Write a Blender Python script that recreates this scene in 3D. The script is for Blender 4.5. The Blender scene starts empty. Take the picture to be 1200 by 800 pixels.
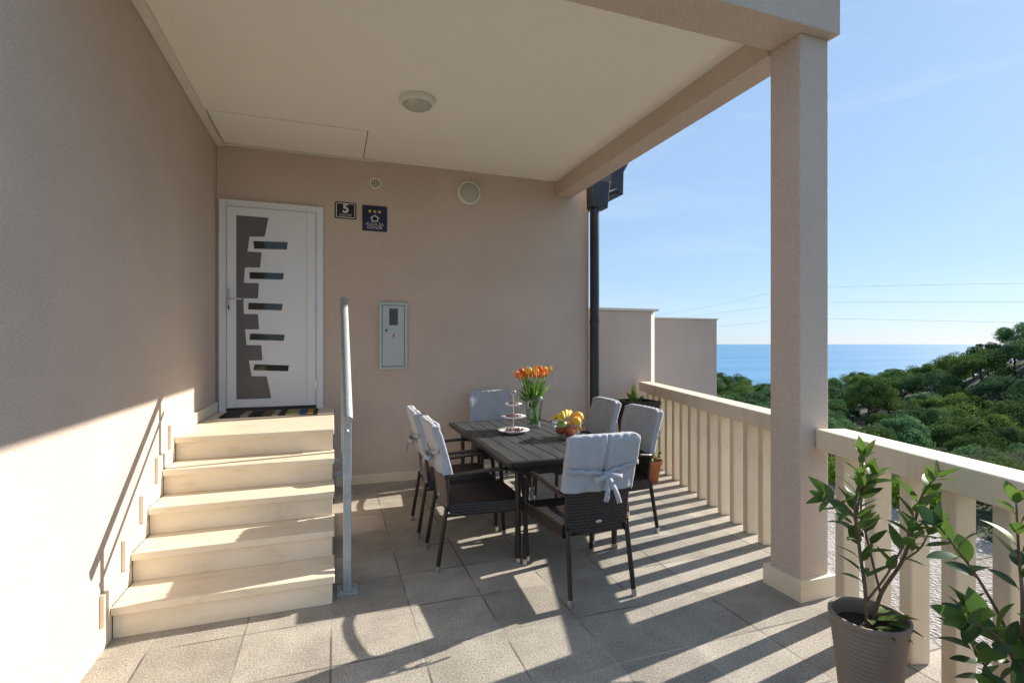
import bpy, math, random
from mathutils import Vector, Matrix, noise as mnoise

# ------------------------------------------------------------------ camera, sky, sun, exposure
SC = bpy.context.scene
COL = SC.collection
R = math.radians
EYE = 1.54                                     # eye height above the terrace floor (floor = z 0)
F_PX = 595.0                                   # focal length in pixels of a 1200 px wide frame
YAW = math.atan(210 / 595)                     # view turned to the right of the side wall's direction

cam = bpy.data.cameras.new('Camera')
cam_o = bpy.data.objects.new('Camera', cam)
COL.objects.link(cam_o)
cam.sensor_width = 36
cam.lens = 36 * F_PX / 1200
cam.shift_y = 3 / 1200
cam.clip_start, cam.clip_end = .05, 200000
cam_o.location = (0, 0, EYE)
cam_o.rotation_euler = (R(90), 0, -YAW)
SC.camera = cam_o

SUN_DIR = Vector((1, .16, .563)).normalized()  # towards the sun
world = bpy.data.worlds.new('World')
SC.world = world
world.use_nodes = True
wn, wl = world.node_tree.nodes, world.node_tree.links
wn.clear()
sky = wn.new('ShaderNodeTexSky')
sky.sky_type = 'NISHITA'
sky.sun_disc = False
sky.sun_elevation = math.asin(SUN_DIR.z)
sky.sun_rotation = math.atan2(SUN_DIR.x, SUN_DIR.y)
sky.altitude = 60
sky.air_density = 1.0
sky.dust_density = .25
sky.ozone_density = 3.0
bg = wn.new('ShaderNodeBackground')
bg.inputs[1].default_value = .060
wo = wn.new('ShaderNodeOutputWorld')
haze_mix = wn.new('ShaderNodeMixRGB')          # thin high haze over the clear sky
haze_mix.inputs[0].default_value = .6
haze_mix.inputs[2].default_value = (4.1, 6.2, 9.0, 1)
wl.new(sky.outputs[0], haze_mix.inputs[1])
wtc = wn.new('ShaderNodeTexCoord')
wmp = wn.new('ShaderNodeMapping')
wmp.inputs['Rotation'].default_value = (R(8), R(-14), R(20))
wmp.inputs['Scale'].default_value = (1.2, 1.6, 9)
wns = wn.new('ShaderNodeTexNoise')
wns.inputs['Scale'].default_value = 1.6
wns.inputs['Detail'].default_value = 7
wns.inputs['Roughness'].default_value = .62
wns.inputs['Distortion'].default_value = .5
wrp = wn.new('ShaderNodeMapRange')
wrp.inputs['From Min'].default_value = .52
wrp.inputs['From Max'].default_value = .85
wrp.inputs['To Max'].default_value = .24
wisp = wn.new('ShaderNodeMixRGB')              # faint cirrus streaks
wisp.inputs[2].default_value = (8.5, 8.9, 9.4, 1)
wl.new(wtc.outputs['Generated'], wmp.inputs[0])
wl.new(wmp.outputs[0], wns.inputs['Vector'])
wl.new(wns.outputs[0], wrp.inputs['Value'])
wl.new(wrp.outputs[0], wisp.inputs[0])
wl.new(haze_mix.outputs[0], wisp.inputs[1])
wl.new(wisp.outputs[0], bg.inputs[0])
wl.new(bg.outputs[0], wo.inputs[0])

sun = bpy.data.lights.new('Sun', 'SUN')
sun.energy = 4.4
sun.angle = R(.53)
sun.color = (1, .93, .825)
sun_o = bpy.data.objects.new('Sun', sun)
COL.objects.link(sun_o)
sun_o.rotation_euler = SUN_DIR.to_track_quat('Z', 'Y').to_euler()
sun_o.location = (8, 1, 8)

vs = SC.view_settings
vs.view_transform = 'Standard'
vs.look = 'None'
vs.exposure = 1.0
vs.gamma = 1
vs.use_curve_mapping = False
SC.render.engine = 'CYCLES'
SC.cycles.use_denoising = True
SC.cycles.max_bounces = 10
SC.cycles.diffuse_bounces = 7
SC.cycles.transparent_max_bounces = 16
SC.cycles.sample_clamp_indirect = 6

# ------------------------------------------------------------------ small helpers
FX, FY = math.sin(YAW), math.cos(YAW)


def ray(x):
    u = (x - 600) / F_PX
    return FX + FY * u, FY - FX * u


def on_y(x, y, Y):
    """point of the vertical plane Y=const seen at (x, y) of the 1200x800 survey picture"""
    a, b = ray(x)
    t = Y / b
    return Vector((a * t, Y, EYE - (y - 403) / F_PX * t))


def cam_xyz(r, d, z):
    """right / forward / height relative to the eye -> world"""
    return Vector((r * FY + d * FX, d * FY - r * FX, EYE + z))


def lerp(a, b, t):
    return a + (b - a) * t


def interp(x, xs, ys):
    if x <= xs[0]:
        return ys[0]
    for i in range(1, len(xs)):
        if x <= xs[i]:
            return lerp(ys[i - 1], ys[i], (x - xs[i - 1]) / (xs[i] - xs[i - 1]))
    return ys[-1]


def sstep(a, b, x):
    t = min(1, max(0, (x - a) / (b - a)))
    return t * t * (3 - 2 * t)


# ------------------------------------------------------------------ materials
def new_mat(name):
    m = bpy.data.materials.new(name)
    m.use_nodes = True
    n, l = m.node_tree.nodes, m.node_tree.links
    return m, n, l, n['Principled BSDF']


def coords(n, l, scale=(1, 1, 1), src='Object'):
    tc = n.new('ShaderNodeTexCoord')
    mp = n.new('ShaderNodeMapping')
    mp.inputs['Scale'].default_value = scale
    l.new(tc.outputs[src], mp.inputs[0])
    return mp.outputs[0]


def noise_tex(n, l, vec, scale, detail=4, rough=.55):
    t = n.new('ShaderNodeTexNoise')
    t.inputs['Scale'].default_value = scale
    t.inputs['Detail'].default_value = detail
    t.inputs['Roughness'].default_value = rough
    l.new(vec, t.inputs['Vector'])
    return t


def ramp(n, l, fac, stops):
    r = n.new('ShaderNodeValToRGB')
    e = r.color_ramp.elements
    while len(e) < len(stops):
        e.new(.5)
    for el, (p, c) in zip(e, stops):
        el.position = p
        el.color = (*c, 1)
    l.new(fac, r.inputs[0])
    return r.outputs[0]


def bump(n, l, b, h, strength=.3, dist=.01, prev=None):
    bp = n.new('ShaderNodeBump')
    bp.inputs['Strength'].default_value = strength
    bp.inputs['Distance'].default_value = dist
    l.new(h, bp.inputs['Height'])
    if prev is not None:
        l.new(prev, bp.inputs['Normal'])
    l.new(bp.outputs[0], b.inputs['Normal'])
    return bp.outputs[0]


def mottled(name, c1, c2, rough=.7, scale=4, bump_scale=60, bump_s=.2, bump_d=.004, stretch=(1, 1, 1), metal=0, spec=.5, src='Object', detail=5):
    m, n, l, b = new_mat(name)
    v = coords(n, l, stretch, src)
    t = noise_tex(n, l, v, scale, detail)
    l.new(ramp(n, l, t.outputs[0], [(.3, c1), (.7, c2)]), b.inputs['Base Color'])
    b.inputs['Roughness'].default_value = rough
    b.inputs['Metallic'].default_value = metal
    b.inputs['Specular IOR Level'].default_value = spec
    if bump_s:
        t2 = noise_tex(n, l, v, bump_scale, 3)
        bump(n, l, b, t2.outputs[0], bump_s, bump_d)
    return m


def plaster(name, c1, c2, grain=170, bs=.5):
    m, n, l, b = new_mat(name)
    v = coords(n, l)
    big = noise_tex(n, l, v, .9, 5, .6)
    fine = noise_tex(n, l, v, grain, 2, .6)
    mid = noise_tex(n, l, v, 14, 5, .65)
    half = n.new('ShaderNodeMath')
    half.operation = 'MULTIPLY'
    half.inputs[1].default_value = .6
    l.new(big.outputs[0], half.inputs[0])
    mix = n.new('ShaderNodeMath')
    mix.operation = 'MULTIPLY_ADD'
    mix.inputs[1].default_value = .9
    l.new(fine.outputs[0], mix.inputs[0])
    l.new(half.outputs[0], mix.inputs[2])
    l.new(ramp(n, l, mix.outputs[0], [(.54, c1), (.98, c2)]), b.inputs['Base Color'])
    b.inputs['Roughness'].default_value = .93
    b.inputs['Specular IOR Level'].default_value = .2
    p = bump(n, l, b, mid.outputs[0], .12, .01)
    bump(n, l, b, fine.outputs[0], bs, .006, p)
    return m


M = {}
M['plaster'] = plaster('plaster', (.515, .412, .345), (.675, .56, .478), 95, .95)
M['ceiling'] = plaster('ceiling_paint', (.84, .80, .72), (.89, .855, .785), 90, .12)
M['trim'] = mottled('cream_trim', (.70, .66, .58), (.76, .72, .64), .6, 5, 80, .08)
M['pvc'] = mottled('white_pvc', (.74, .76, .80), (.76, .78, .82), .32, 2, 200, .02, .001)
M['door_grey'] = mottled('etched_grey', (.115, .105, .105), (.14, .13, .128), .4, 3, 200, .02, .001)
M['dark_glass'] = mottled('dark_glass', (.02, .022, .02), (.05, .055, .045), .06, 6, 8, 0)
M['metal'] = mottled('brushed_metal', (.6, .6, .6), (.72, .72, .72), .3, 30, 200, .03, .001, metal=1)
M['galv'] = mottled('galvanised_steel', (.33, .37, .39), (.45, .49, .505), .5, 22, 90, .06, .002, metal=.35)
M['lamp_white'] = mottled('lamp_rim', (.72, .70, .64), (.76, .74, .68), .4, 3, 100, .02, .001)
M['lamp_glass'] = mottled('frosted_glass', (.40, .42, .36), (.46, .48, .41), .22, 3, 60, .05, .002)
M['vent_dark'] = mottled('vent_shadow', (.10, .075, .05), (.14, .10, .07), .8, 20, 60, .1)
M['meter_grey'] = mottled('meter_box_paint', (.44, .50, .50), (.49, .55, .55), .42, 3, 120, .04, .001)
M['black'] = mottled('black_plastic', (.012, .012, .014), (.022, .022, .025), .35, 8, 100, .04, .001)
M['red'] = mottled('red_mark', (.55, .02, .02), (.6, .03, .03), .5, 8, 100, 0)
M['sign_black'] = mottled('enamel_black', (.004, .004, .012), (.008, .008, .018), .3, 4, 60, 0)
M['sign_blue'] = mottled('enamel_navy', (.004, .007, .045), (.006, .010, .06), .3, 4, 60, 0)
M['sign_white'] = mottled('letter_white', (.62, .62, .6), (.7, .7, .68), .5, 8, 60, 0)
M['sign_yellow'] = mottled('star_yellow', (.62, .55, .12), (.7, .62, .16), .5, 8, 60, 0)
M['pipe'] = mottled('dark_pipe', (.012, .014, .022), (.022, .025, .038), .35, 6, 60, .05, .002)
M['wood_black'] = mottled('stained_slat', (.024, .026, .028), (.066, .070, .074), .46, 7, 60, .35, .003, stretch=(9, .7, 9))
M['espresso'] = mottled('espresso_frame', (.012, .009, .008), (.022, .016, .014), .38, 20, 120, .1, .001)
M['cap'] = mottled('foot_cap_metal', (.55, .55, .56), (.7, .7, .7), .28, 30, 90, .04, .001, metal=1)
M['pot_grey'] = mottled('taupe_plastic', (.205, .158, .122), (.24, .188, .148), .5, 5, 90, .08, .002)
M['pot_black'] = mottled('black_planter', (.016, .016, .018), (.026, .026, .028), .45, 5, 60, .1, .002)
M['terracotta'] = mottled('terracotta', (.42, .15, .06), (.52, .20, .085), .8, 9, 90, .2, .003)
M['soil'] = mottled('potting_soil', (.018, .012, .008), (.05, .034, .022), .95, 40, 80, .9, .02)
M['bark'] = mottled('bark', (.10, .065, .04), (.19, .13, .085), .85, 25, 50, .6, .006, stretch=(1, 1, .3))
M['pine_bark'] = mottled('pine_bark', (.07, .05, .04), (.15, .11, .085), .9, 6, 10, .6, .03)
M['stem_green'] = mottled('green_stem', (.12, .24, .045), (.18, .33, .07), .5, 20, 60, .05, .002)
M['cable'] = mottled('cable', (.20, .22, .25), (.26, .28, .31), .6, 3, 6, 0)
M['concrete'] = mottled('pale_concrete', (.40, .37, .33), (.50, .47, .42), .88, 6, 90, .4, .006)
M['china'] = mottled('white_china', (.74, .74, .74), (.8, .8, .8), .15, 3, 60, 0)
M['water'] = None


def mat_stone():
    m, n, l, b = new_mat('limestone')
    v = coords(n, l, (1, 1, 1))
    vein = noise_tex(n, l, coords(n, l, (1.4, 3.2, 3.2)), 2.6, 9, .7)
    pit = noise_tex(n, l, v, 120, 3)
    l.new(ramp(n, l, vein.outputs[0], [(.25, (.63, .50, .34)), (.45, (.77, .665, .50)), (.6, (.81, .71, .555)), (.78, (.72, .60, .43))]), b.inputs['Base Color'])
    b.inputs['Roughness'].default_value = .5
    bump(n, l, b, pit.outputs[0], .12, .002)
    return m


def mat_tiles():
    m, n, l, b = new_mat('washed_aggregate_tiles')
    tc = n.new('ShaderNodeTexCoord')
    mp = n.new('ShaderNodeMapping')
    mp.inputs['Location'].default_value = (.01 + .435 * 40, -3.01 + .435 * 40, 0)
    l.new(tc.outputs['Object'], mp.inputs[0])
    br = n.new('ShaderNodeTexBrick')
    br.offset = 0
    br.squash = 1
    br.inputs['Scale'].default_value = 1
    br.inputs['Brick Width'].default_value = .435
    br.inputs['Row Height'].default_value = .435
    br.inputs['Mortar Size'].default_value = .006
    br.inputs['Mortar Smooth'].default_value = .2
    br.inputs['Color1'].default_value = (.30, .30, .30, 1)
    br.inputs['Color2'].default_value = (.70, .70, .70, 1)
    l.new(mp.outputs[0], br.inputs['Vector'])
    v = tc.outputs['Object']
    sp = noise_tex(n, l, v, 110, 3, .75)
    blot = noise_tex(n, l, v, 3.2, 6, .65)
    base = ramp(n, l, sp.outputs[0], [(.34, (.225, .206, .178)), (.5, (.415, .385, .338)), (.66, (.60, .56, .50))])
    tint = ramp(n, l, blot.outputs[0], [(.3, (.70, .68, .65)), (.7, (1.1, 1.08, 1.04))])
    mul = n.new('ShaderNodeMixRGB')
    mul.blend_type = 'MULTIPLY'
    mul.inputs[0].default_value = 1
    l.new(base, mul.inputs[1])
    l.new(tint, mul.inputs[2])
    tl = ramp(n, l, br.outputs['Color'], [(.3, (.80, .79, .77)), (.7, (1.06, 1.05, 1.04))])
    mul2 = n.new('ShaderNodeMixRGB')
    mul2.blend_type = 'MULTIPLY'
    mul2.inputs[0].default_value = 1
    l.new(mul.outputs[0], mul2.inputs[1])
    l.new(tl, mul2.inputs[2])
    gn = noise_tex(n, l, v, 2.1, 3)
    grout = ramp(n, l, gn.outputs[0], [(.42, (.13, .11, .09)), (.62, (.42, .38, .32))])
    mx = n.new('ShaderNodeMixRGB')
    l.new(br.outputs['Fac'], mx.inputs[0])
    l.new(mul2.outputs[0], mx.inputs[1])
    l.new(grout, mx.inputs[2])
    l.new(mx.outputs[0], b.inputs['Base Color'])
    b.inputs['Roughness'].default_value = .8
    p = bump(n, l, b, sp.outputs[0], .55, .004)
    inv = n.new('ShaderNodeMath')
    inv.operation = 'SUBTRACT'
    inv.inputs[0].default_value = 1
    l.new(br.outputs['Fac'], inv.inputs[1])
    bump(n, l, b, inv.outputs[0], .5, .004, p)
    return m


def mat_wicker():
    m, n, l, b = new_mat('wicker_strands')
    v = coords(n, l)
    t = noise_tex(n, l, v, 60, 3)
    l.new(ramp(n, l, t.outputs[0], [(.3, (.014, .0095, .009)), (.7, (.036, .026, .023))]), b.inputs['Base Color'])
    b.inputs['Roughness'].default_value = .36
    return m


def mat_fabric():
    m, n, l, b = new_mat('cotton_cover')
    v = coords(n, l)
    t = noise_tex(n, l, v, 9, 4)
    w = noise_tex(n, l, v, 420, 1)
    l.new(ramp(n, l, t.outputs[0], [(.3, (.36, .38, .42)), (.7, (.42, .44, .475))]), b.inputs['Base Color'])
    b.inputs['Roughness'].default_value = .9
    b.inputs['Sheen Weight'].default_value = .25
    fold = noise_tex(n, l, coords(n, l, (1, 1, .45)), 11, 3, .5)
    p = bump(n, l, b, fold.outputs[0], .6, .016)
    bump(n, l, b, w.outputs[0], .15, .001, p)
    return m


def mat_leaf(name, dark, light, rough=.35, trans=.25, scale=3., spec=.45, vary=0):
    m, n, l, b = new_mat(name)
    b.inputs['Specular IOR Level'].default_value = spec
    v = coords(n, l)
    t = noise_tex(n, l, v, scale, 2)
    c = ramp(n, l, t.outputs[0], [(.32, dark), (.68, light)])
    if vary:
        oi = n.new('ShaderNodeObjectInfo')
        hv = n.new('ShaderNodeHueSaturation')
        for sock, a_, b_ in (('Hue', .5 - .02 * vary, .5 + .045 * vary), ('Value', 1 - .35 * vary, 1 + .45 * vary), ('Saturation', 1.15, 1.15 - .35 * vary)):
            mr = n.new('ShaderNodeMapRange')
            mr.inputs['To Min'].default_value = a_
            mr.inputs['To Max'].default_value = b_
            if sock == 'Value':
                ml = n.new('ShaderNodeMath')
                ml.operation = 'MULTIPLY'
                ml.inputs[1].default_value = 7.31
                fr_ = n.new('ShaderNodeMath')
                fr_.operation = 'FRACT'
                l.new(oi.outputs['Random'], ml.inputs[0])
                l.new(ml.outputs[0], fr_.inputs[0])
                l.new(fr_.outputs[0], mr.inputs['Value'])
            else:
                l.new(oi.outputs['Random'], mr.inputs['Value'])
            l.new(mr.outputs[0], hv.inputs[sock])
        l.new(c, hv.inputs['Color'])
        c = hv.outputs[0]
    l.new(c, b.inputs['Base Color'])
    b.inputs['Roughness'].default_value = rough
    tr = n.new('ShaderNodeBsdfTranslucent')
    l.new(c, tr.inputs[0])
    mx = n.new('ShaderNodeMixShader')
    mx.inputs[0].default_value = trans
    l.new(b.outputs[0], mx.inputs[1])
    l.new(tr.outputs[0], mx.inputs[2])
    l.new(mx.outputs[0], n['Material Output'].inputs[0])
    return m


def mat_glass(name, tint=(.95, .98, .96), refl=1.0):
    m, n, l, b = new_mat(name)
    n.remove(b)
    tr = n.new('ShaderNodeBsdfTransparent')
    tr.inputs[0].default_value = (*tint, 1)
    gl = n.new('ShaderNodeBsdfGlossy')
    gl.inputs['Roughness'].default_value = .03
    lw = n.new('ShaderNodeLayerWeight')
    lw.inputs[0].default_value = .3
    mx = n.new('ShaderNodeMixShader')
    mul = n.new('ShaderNodeMath')
    mul.operation = 'MULTIPLY_ADD'
    mul.inputs[1].default_value = .5 * refl
    mul.inputs[2].default_value = .05
    l.new(lw.outputs['Facing'], mul.inputs[0])
    l.new(mul.outputs[0], mx.inputs[0])
    l.new(tr.outputs[0], mx.inputs[1])
    l.new(gl.outputs[0], mx.inputs[2])
    l.new(mx.outputs[0], n['Material Output'].inputs[0])
    return m


def mat_wave_fruit(name, stops, scale, rough=.4, bs=.1, bsc=90):
    m, n, l, b = new_mat(name)
    v = coords(n, l)
    t = noise_tex(n, l, v, scale, 4)
    l.new(ramp(n, l, t.outputs[0], stops), b.inputs['Base Color'])
    b.inputs['Roughness'].default_value = rough
    t2 = noise_tex(n, l, v, bsc, 2)
    bump(n, l, b, t2.outputs[0], bs, .003)
    return m


def mat_sea():
    m, n, l, b = new_mat('sea_water')
    tc = n.new('ShaderNodeTexCoord')
    mp = n.new('ShaderNodeMapping')
    mp.inputs['Rotation'].default_value = (0, 0, YAW)
    mp.inputs['Scale'].default_value = (.0006, .0045, 1)
    l.new(tc.outputs['Object'], mp.inputs[0])
    t = noise_tex(n, l, mp.outputs[0], 1, 6, .6)
    l.new(ramp(n, l, t.outputs[0], [(.3, (.04, .17, .33)), (.7, (.10, .27, .44))]), b.inputs['Base Color'])
    b.inputs['Roughness'].default_value = .45
    b.inputs['Specular IOR Level'].default_value = .35
    w = noise_tex(n, l, coords(n, l, (.05, .12, 1)), 1, 5)
    bump(n, l, b, w.outputs[0], .8, 1.5)
    return m


def mat_mat():
    m, n, l, b = new_mat('striped_mat')
    tc = n.new('ShaderNodeTexCoord')
    sx = n.new('ShaderNodeSeparateXYZ')
    l.new(tc.outputs['Generated'], sx.inputs[0])
    r = n.new('ShaderNodeValToRGB')
    r.color_ramp.interpolation = 'CONSTANT'
    st = [(0, (.012, .01, .01)), (.06, (.05, .04, .032)), (.2, (.30, .27, .23)), (.28, (.012, .011, .01)), (.42, (.11, .08, .06)),
          (.52, (.32, .28, .23)), (.585, (.012, .01, .01)), (.66, (.30, .28, .10)), (.80, (.02, .05, .20)), (.885, (.45, .22, .03)), (.95, (.02, .015, .012))]
    e = r.color_ramp.elements
    while len(e) < len(st):
        e.new(.5)
    for el, (p, c) in zip(e, st):
        el.position = p
        el.color = (*c, 1)
    l.new(sx.outputs[0], r.inputs[0])
    l.new(r.outputs[0], b.inputs['Base Color'])
    b.inputs['Roughness'].default_value = .95
    t = noise_tex(n, l, coords(n, l), 300, 2)
    bump(n, l, b, t.outputs[0], .8, .004)
    return m


def mat_ground():
    m, n, l, b = new_mat('scrub_ground')
    v = coords(n, l)
    t = noise_tex(n, l, v, .12, 6, .65)
    f = noise_tex(n, l, v, 3, 5, .7)
    ad = n.new('ShaderNodeMath')
    ad.operation = 'MULTIPLY_ADD'
    ad.inputs[1].default_value = .4
    l.new(f.outputs[0], ad.inputs[0])
    l.new(t.outputs[0], ad.inputs[2])
    l.new(ramp(n, l, ad.outputs[0], [(.45, (.018, .03, .011)), (.7, (.034, .046, .019)), (.9, (.05, .052, .026)), (.98, (.085, .07, .045))]), b.inputs['Base Color'])
    b.inputs['Roughness'].default_value = .95
    bump(n, l, b, f.outputs[0], .8, .15)
    return m


def mat_gravel():
    m, n, l, b = new_mat('pale_gravel')
    v = coords(n, l)
    vo = n.new('ShaderNodeTexVoronoi')
    vo.inputs['Scale'].default_value = 38
    l.new(v, vo.inputs['Vector'])
    t = noise_tex(n, l, v, 1.7, 5, .7)
    c1 = ramp(n, l, vo.outputs['Color'], [(.1, (.26, .24, .23)), (.9, (.50, .47, .45))])
    c2 = ramp(n, l, t.outputs[0], [(.35, (.72, .68, .62)), (.65, (1.05, 1.03, 1.02))])
    mul = n.new('ShaderNodeMixRGB')
    mul.blend_type = 'MULTIPLY'
    mul.inputs[0].default_value = 1
    l.new(c1, mul.inputs[1])
    l.new(c2, mul.inputs[2])
    l.new(mul.outputs[0], b.inputs['Base Color'])
    b.inputs['Roughness'].default_value = .95
    bump(n, l, b, vo.outputs['Distance'], .9, .02)
    return m


M['stone'] = mat_stone()
M['tiles'] = mat_tiles()


def mat_rail():
    m, n, l, b = new_mat('painted_stone')
    v = coords(n, l)
    t = noise_tex(n, l, coords(n, l, (1, 1, .35)), 6, 8, .7)
    c = ramp(n, l, t.outputs[0], [(.22, (.54, .44, .31)), (.42, (.74, .63, .47)), (.65, (.81, .71, .555))])
    oi = n.new('ShaderNodeObjectInfo')
    hv = n.new('ShaderNodeHueSaturation')
    mr = n.new('ShaderNodeMapRange')
    mr.inputs['To Min'].default_value = .86
    mr.inputs['To Max'].default_value = 1.05
    l.new(oi.outputs['Random'], mr.inputs['Value'])
    l.new(mr.outputs[0], hv.inputs['Value'])
    l.new(c, hv.inputs['Color'])
    l.new(hv.outputs[0], b.inputs['Base Color'])
    b.inputs['Roughness'].default_value = .62
    t2 = noise_tex(n, l, v, 70, 4)
    bump(n, l, b, t2.outputs[0], .35, .004)
    return m


M['rail_stone'] = mat_rail()
M['wicker'] = mat_wicker()
M['fabric'] = mat_fabric()
M['glass'] = mat_glass('clear_glass')
M['vase_water'] = mat_glass('vase_water', (.80, .90, .72), .3)
M['sea'] = mat_sea()
M['mat'] = mat_mat()
M['ground'] = mat_ground()
M['gravel'] = mat_gravel()
M['leaf'] = mat_leaf('glossy_leaf', (.042, .088, .018), (.125, .20, .038), .42, .34, 7, spec=.3)
M['leaf_young'] = mat_leaf('young_leaf', (.085, .16, .028), (.15, .25, .05), .42, .35, 7, spec=.22)
M['leaf_dark'] = mat_leaf('dark_leaf', (.022, .055, .02), (.06, .115, .032), .34, .25, 7, spec=.35)
M['pine'] = mat_leaf('pine_needles', (.055, .10, .034), (.155, .225, .075), .7, .3, .35, spec=0.0, vary=1)
M['pine_light'] = mat_leaf('light_needles', (.07, .11, .03), (.12, .17, .05), .6, .2, .35, spec=0.0)
M['shrub_leaf'] = mat_leaf('shrub_leaf', (.06, .10, .025), (.13, .18, .05), .5, .25, 1.5, spec=0.0, vary=1)
M['shrub_grey'] = mat_leaf('grey_shrub_leaf', (.12, .14, .08), (.22, .24, .14), .5, .2, 1.5, spec=0.0)
M['shrub_bright'] = mat_leaf('bright_shrub_leaf', (.09, .20, .02), (.17, .32, .04), .5, .3, 1.5, spec=0.0)
M['tulip_leaf'] = mat_leaf('tulip_leaf', (.10, .24, .03), (.20, .38, .06), .4, .4, 9)
M['tulip_orange'] = mat_wave_fruit('tulip_orange', [(.3, (.75, .10, .02)), (.5, (.85, .24, .03)), (.68, (.85, .48, .06))], 22, .4, .05)
M['tulip_yellow'] = mat_wave_fruit('tulip_yellow', [(.3, (.85, .42, .03)), (.7, (.85, .60, .05))], 22, .4, .05)
M['tulip_red'] = mat_wave_fruit('tulip_red', [(.3, (.62, .04, .015)), (.7, (.8, .16, .03))], 22, .4, .05)
M['banana'] = mat_wave_fruit('banana_skin', [(.25, (.45, .28, .04)), (.4, (.75, .50, .04)), (.75, (.82, .60, .08))], 14, .45, .05)
M['lemon'] = mat_wave_fruit('orange_peel', [(.3, (.80, .36, .02)), (.7, (.85, .47, .04))], 10, .42, .4, 120)
M['apple'] = mat_wave_fruit('red_apple_skin', [(.3, (.48, .03, .012)), (.6, (.62, .09, .02)), (.8, (.66, .26, .06))], 9, .28, .02)
M['green_fruit'] = mat_wave_fruit('green_fruit_skin', [(.3, (.16, .26, .03)), (.7, (.30, .40, .06))], 9, .35, .05)
M['cherry'] = mat_wave_fruit('dark_cherry', [(.3, (.05, .006, .010)), (.7, (.14, .02, .025))], 30, .2, .02)


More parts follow.
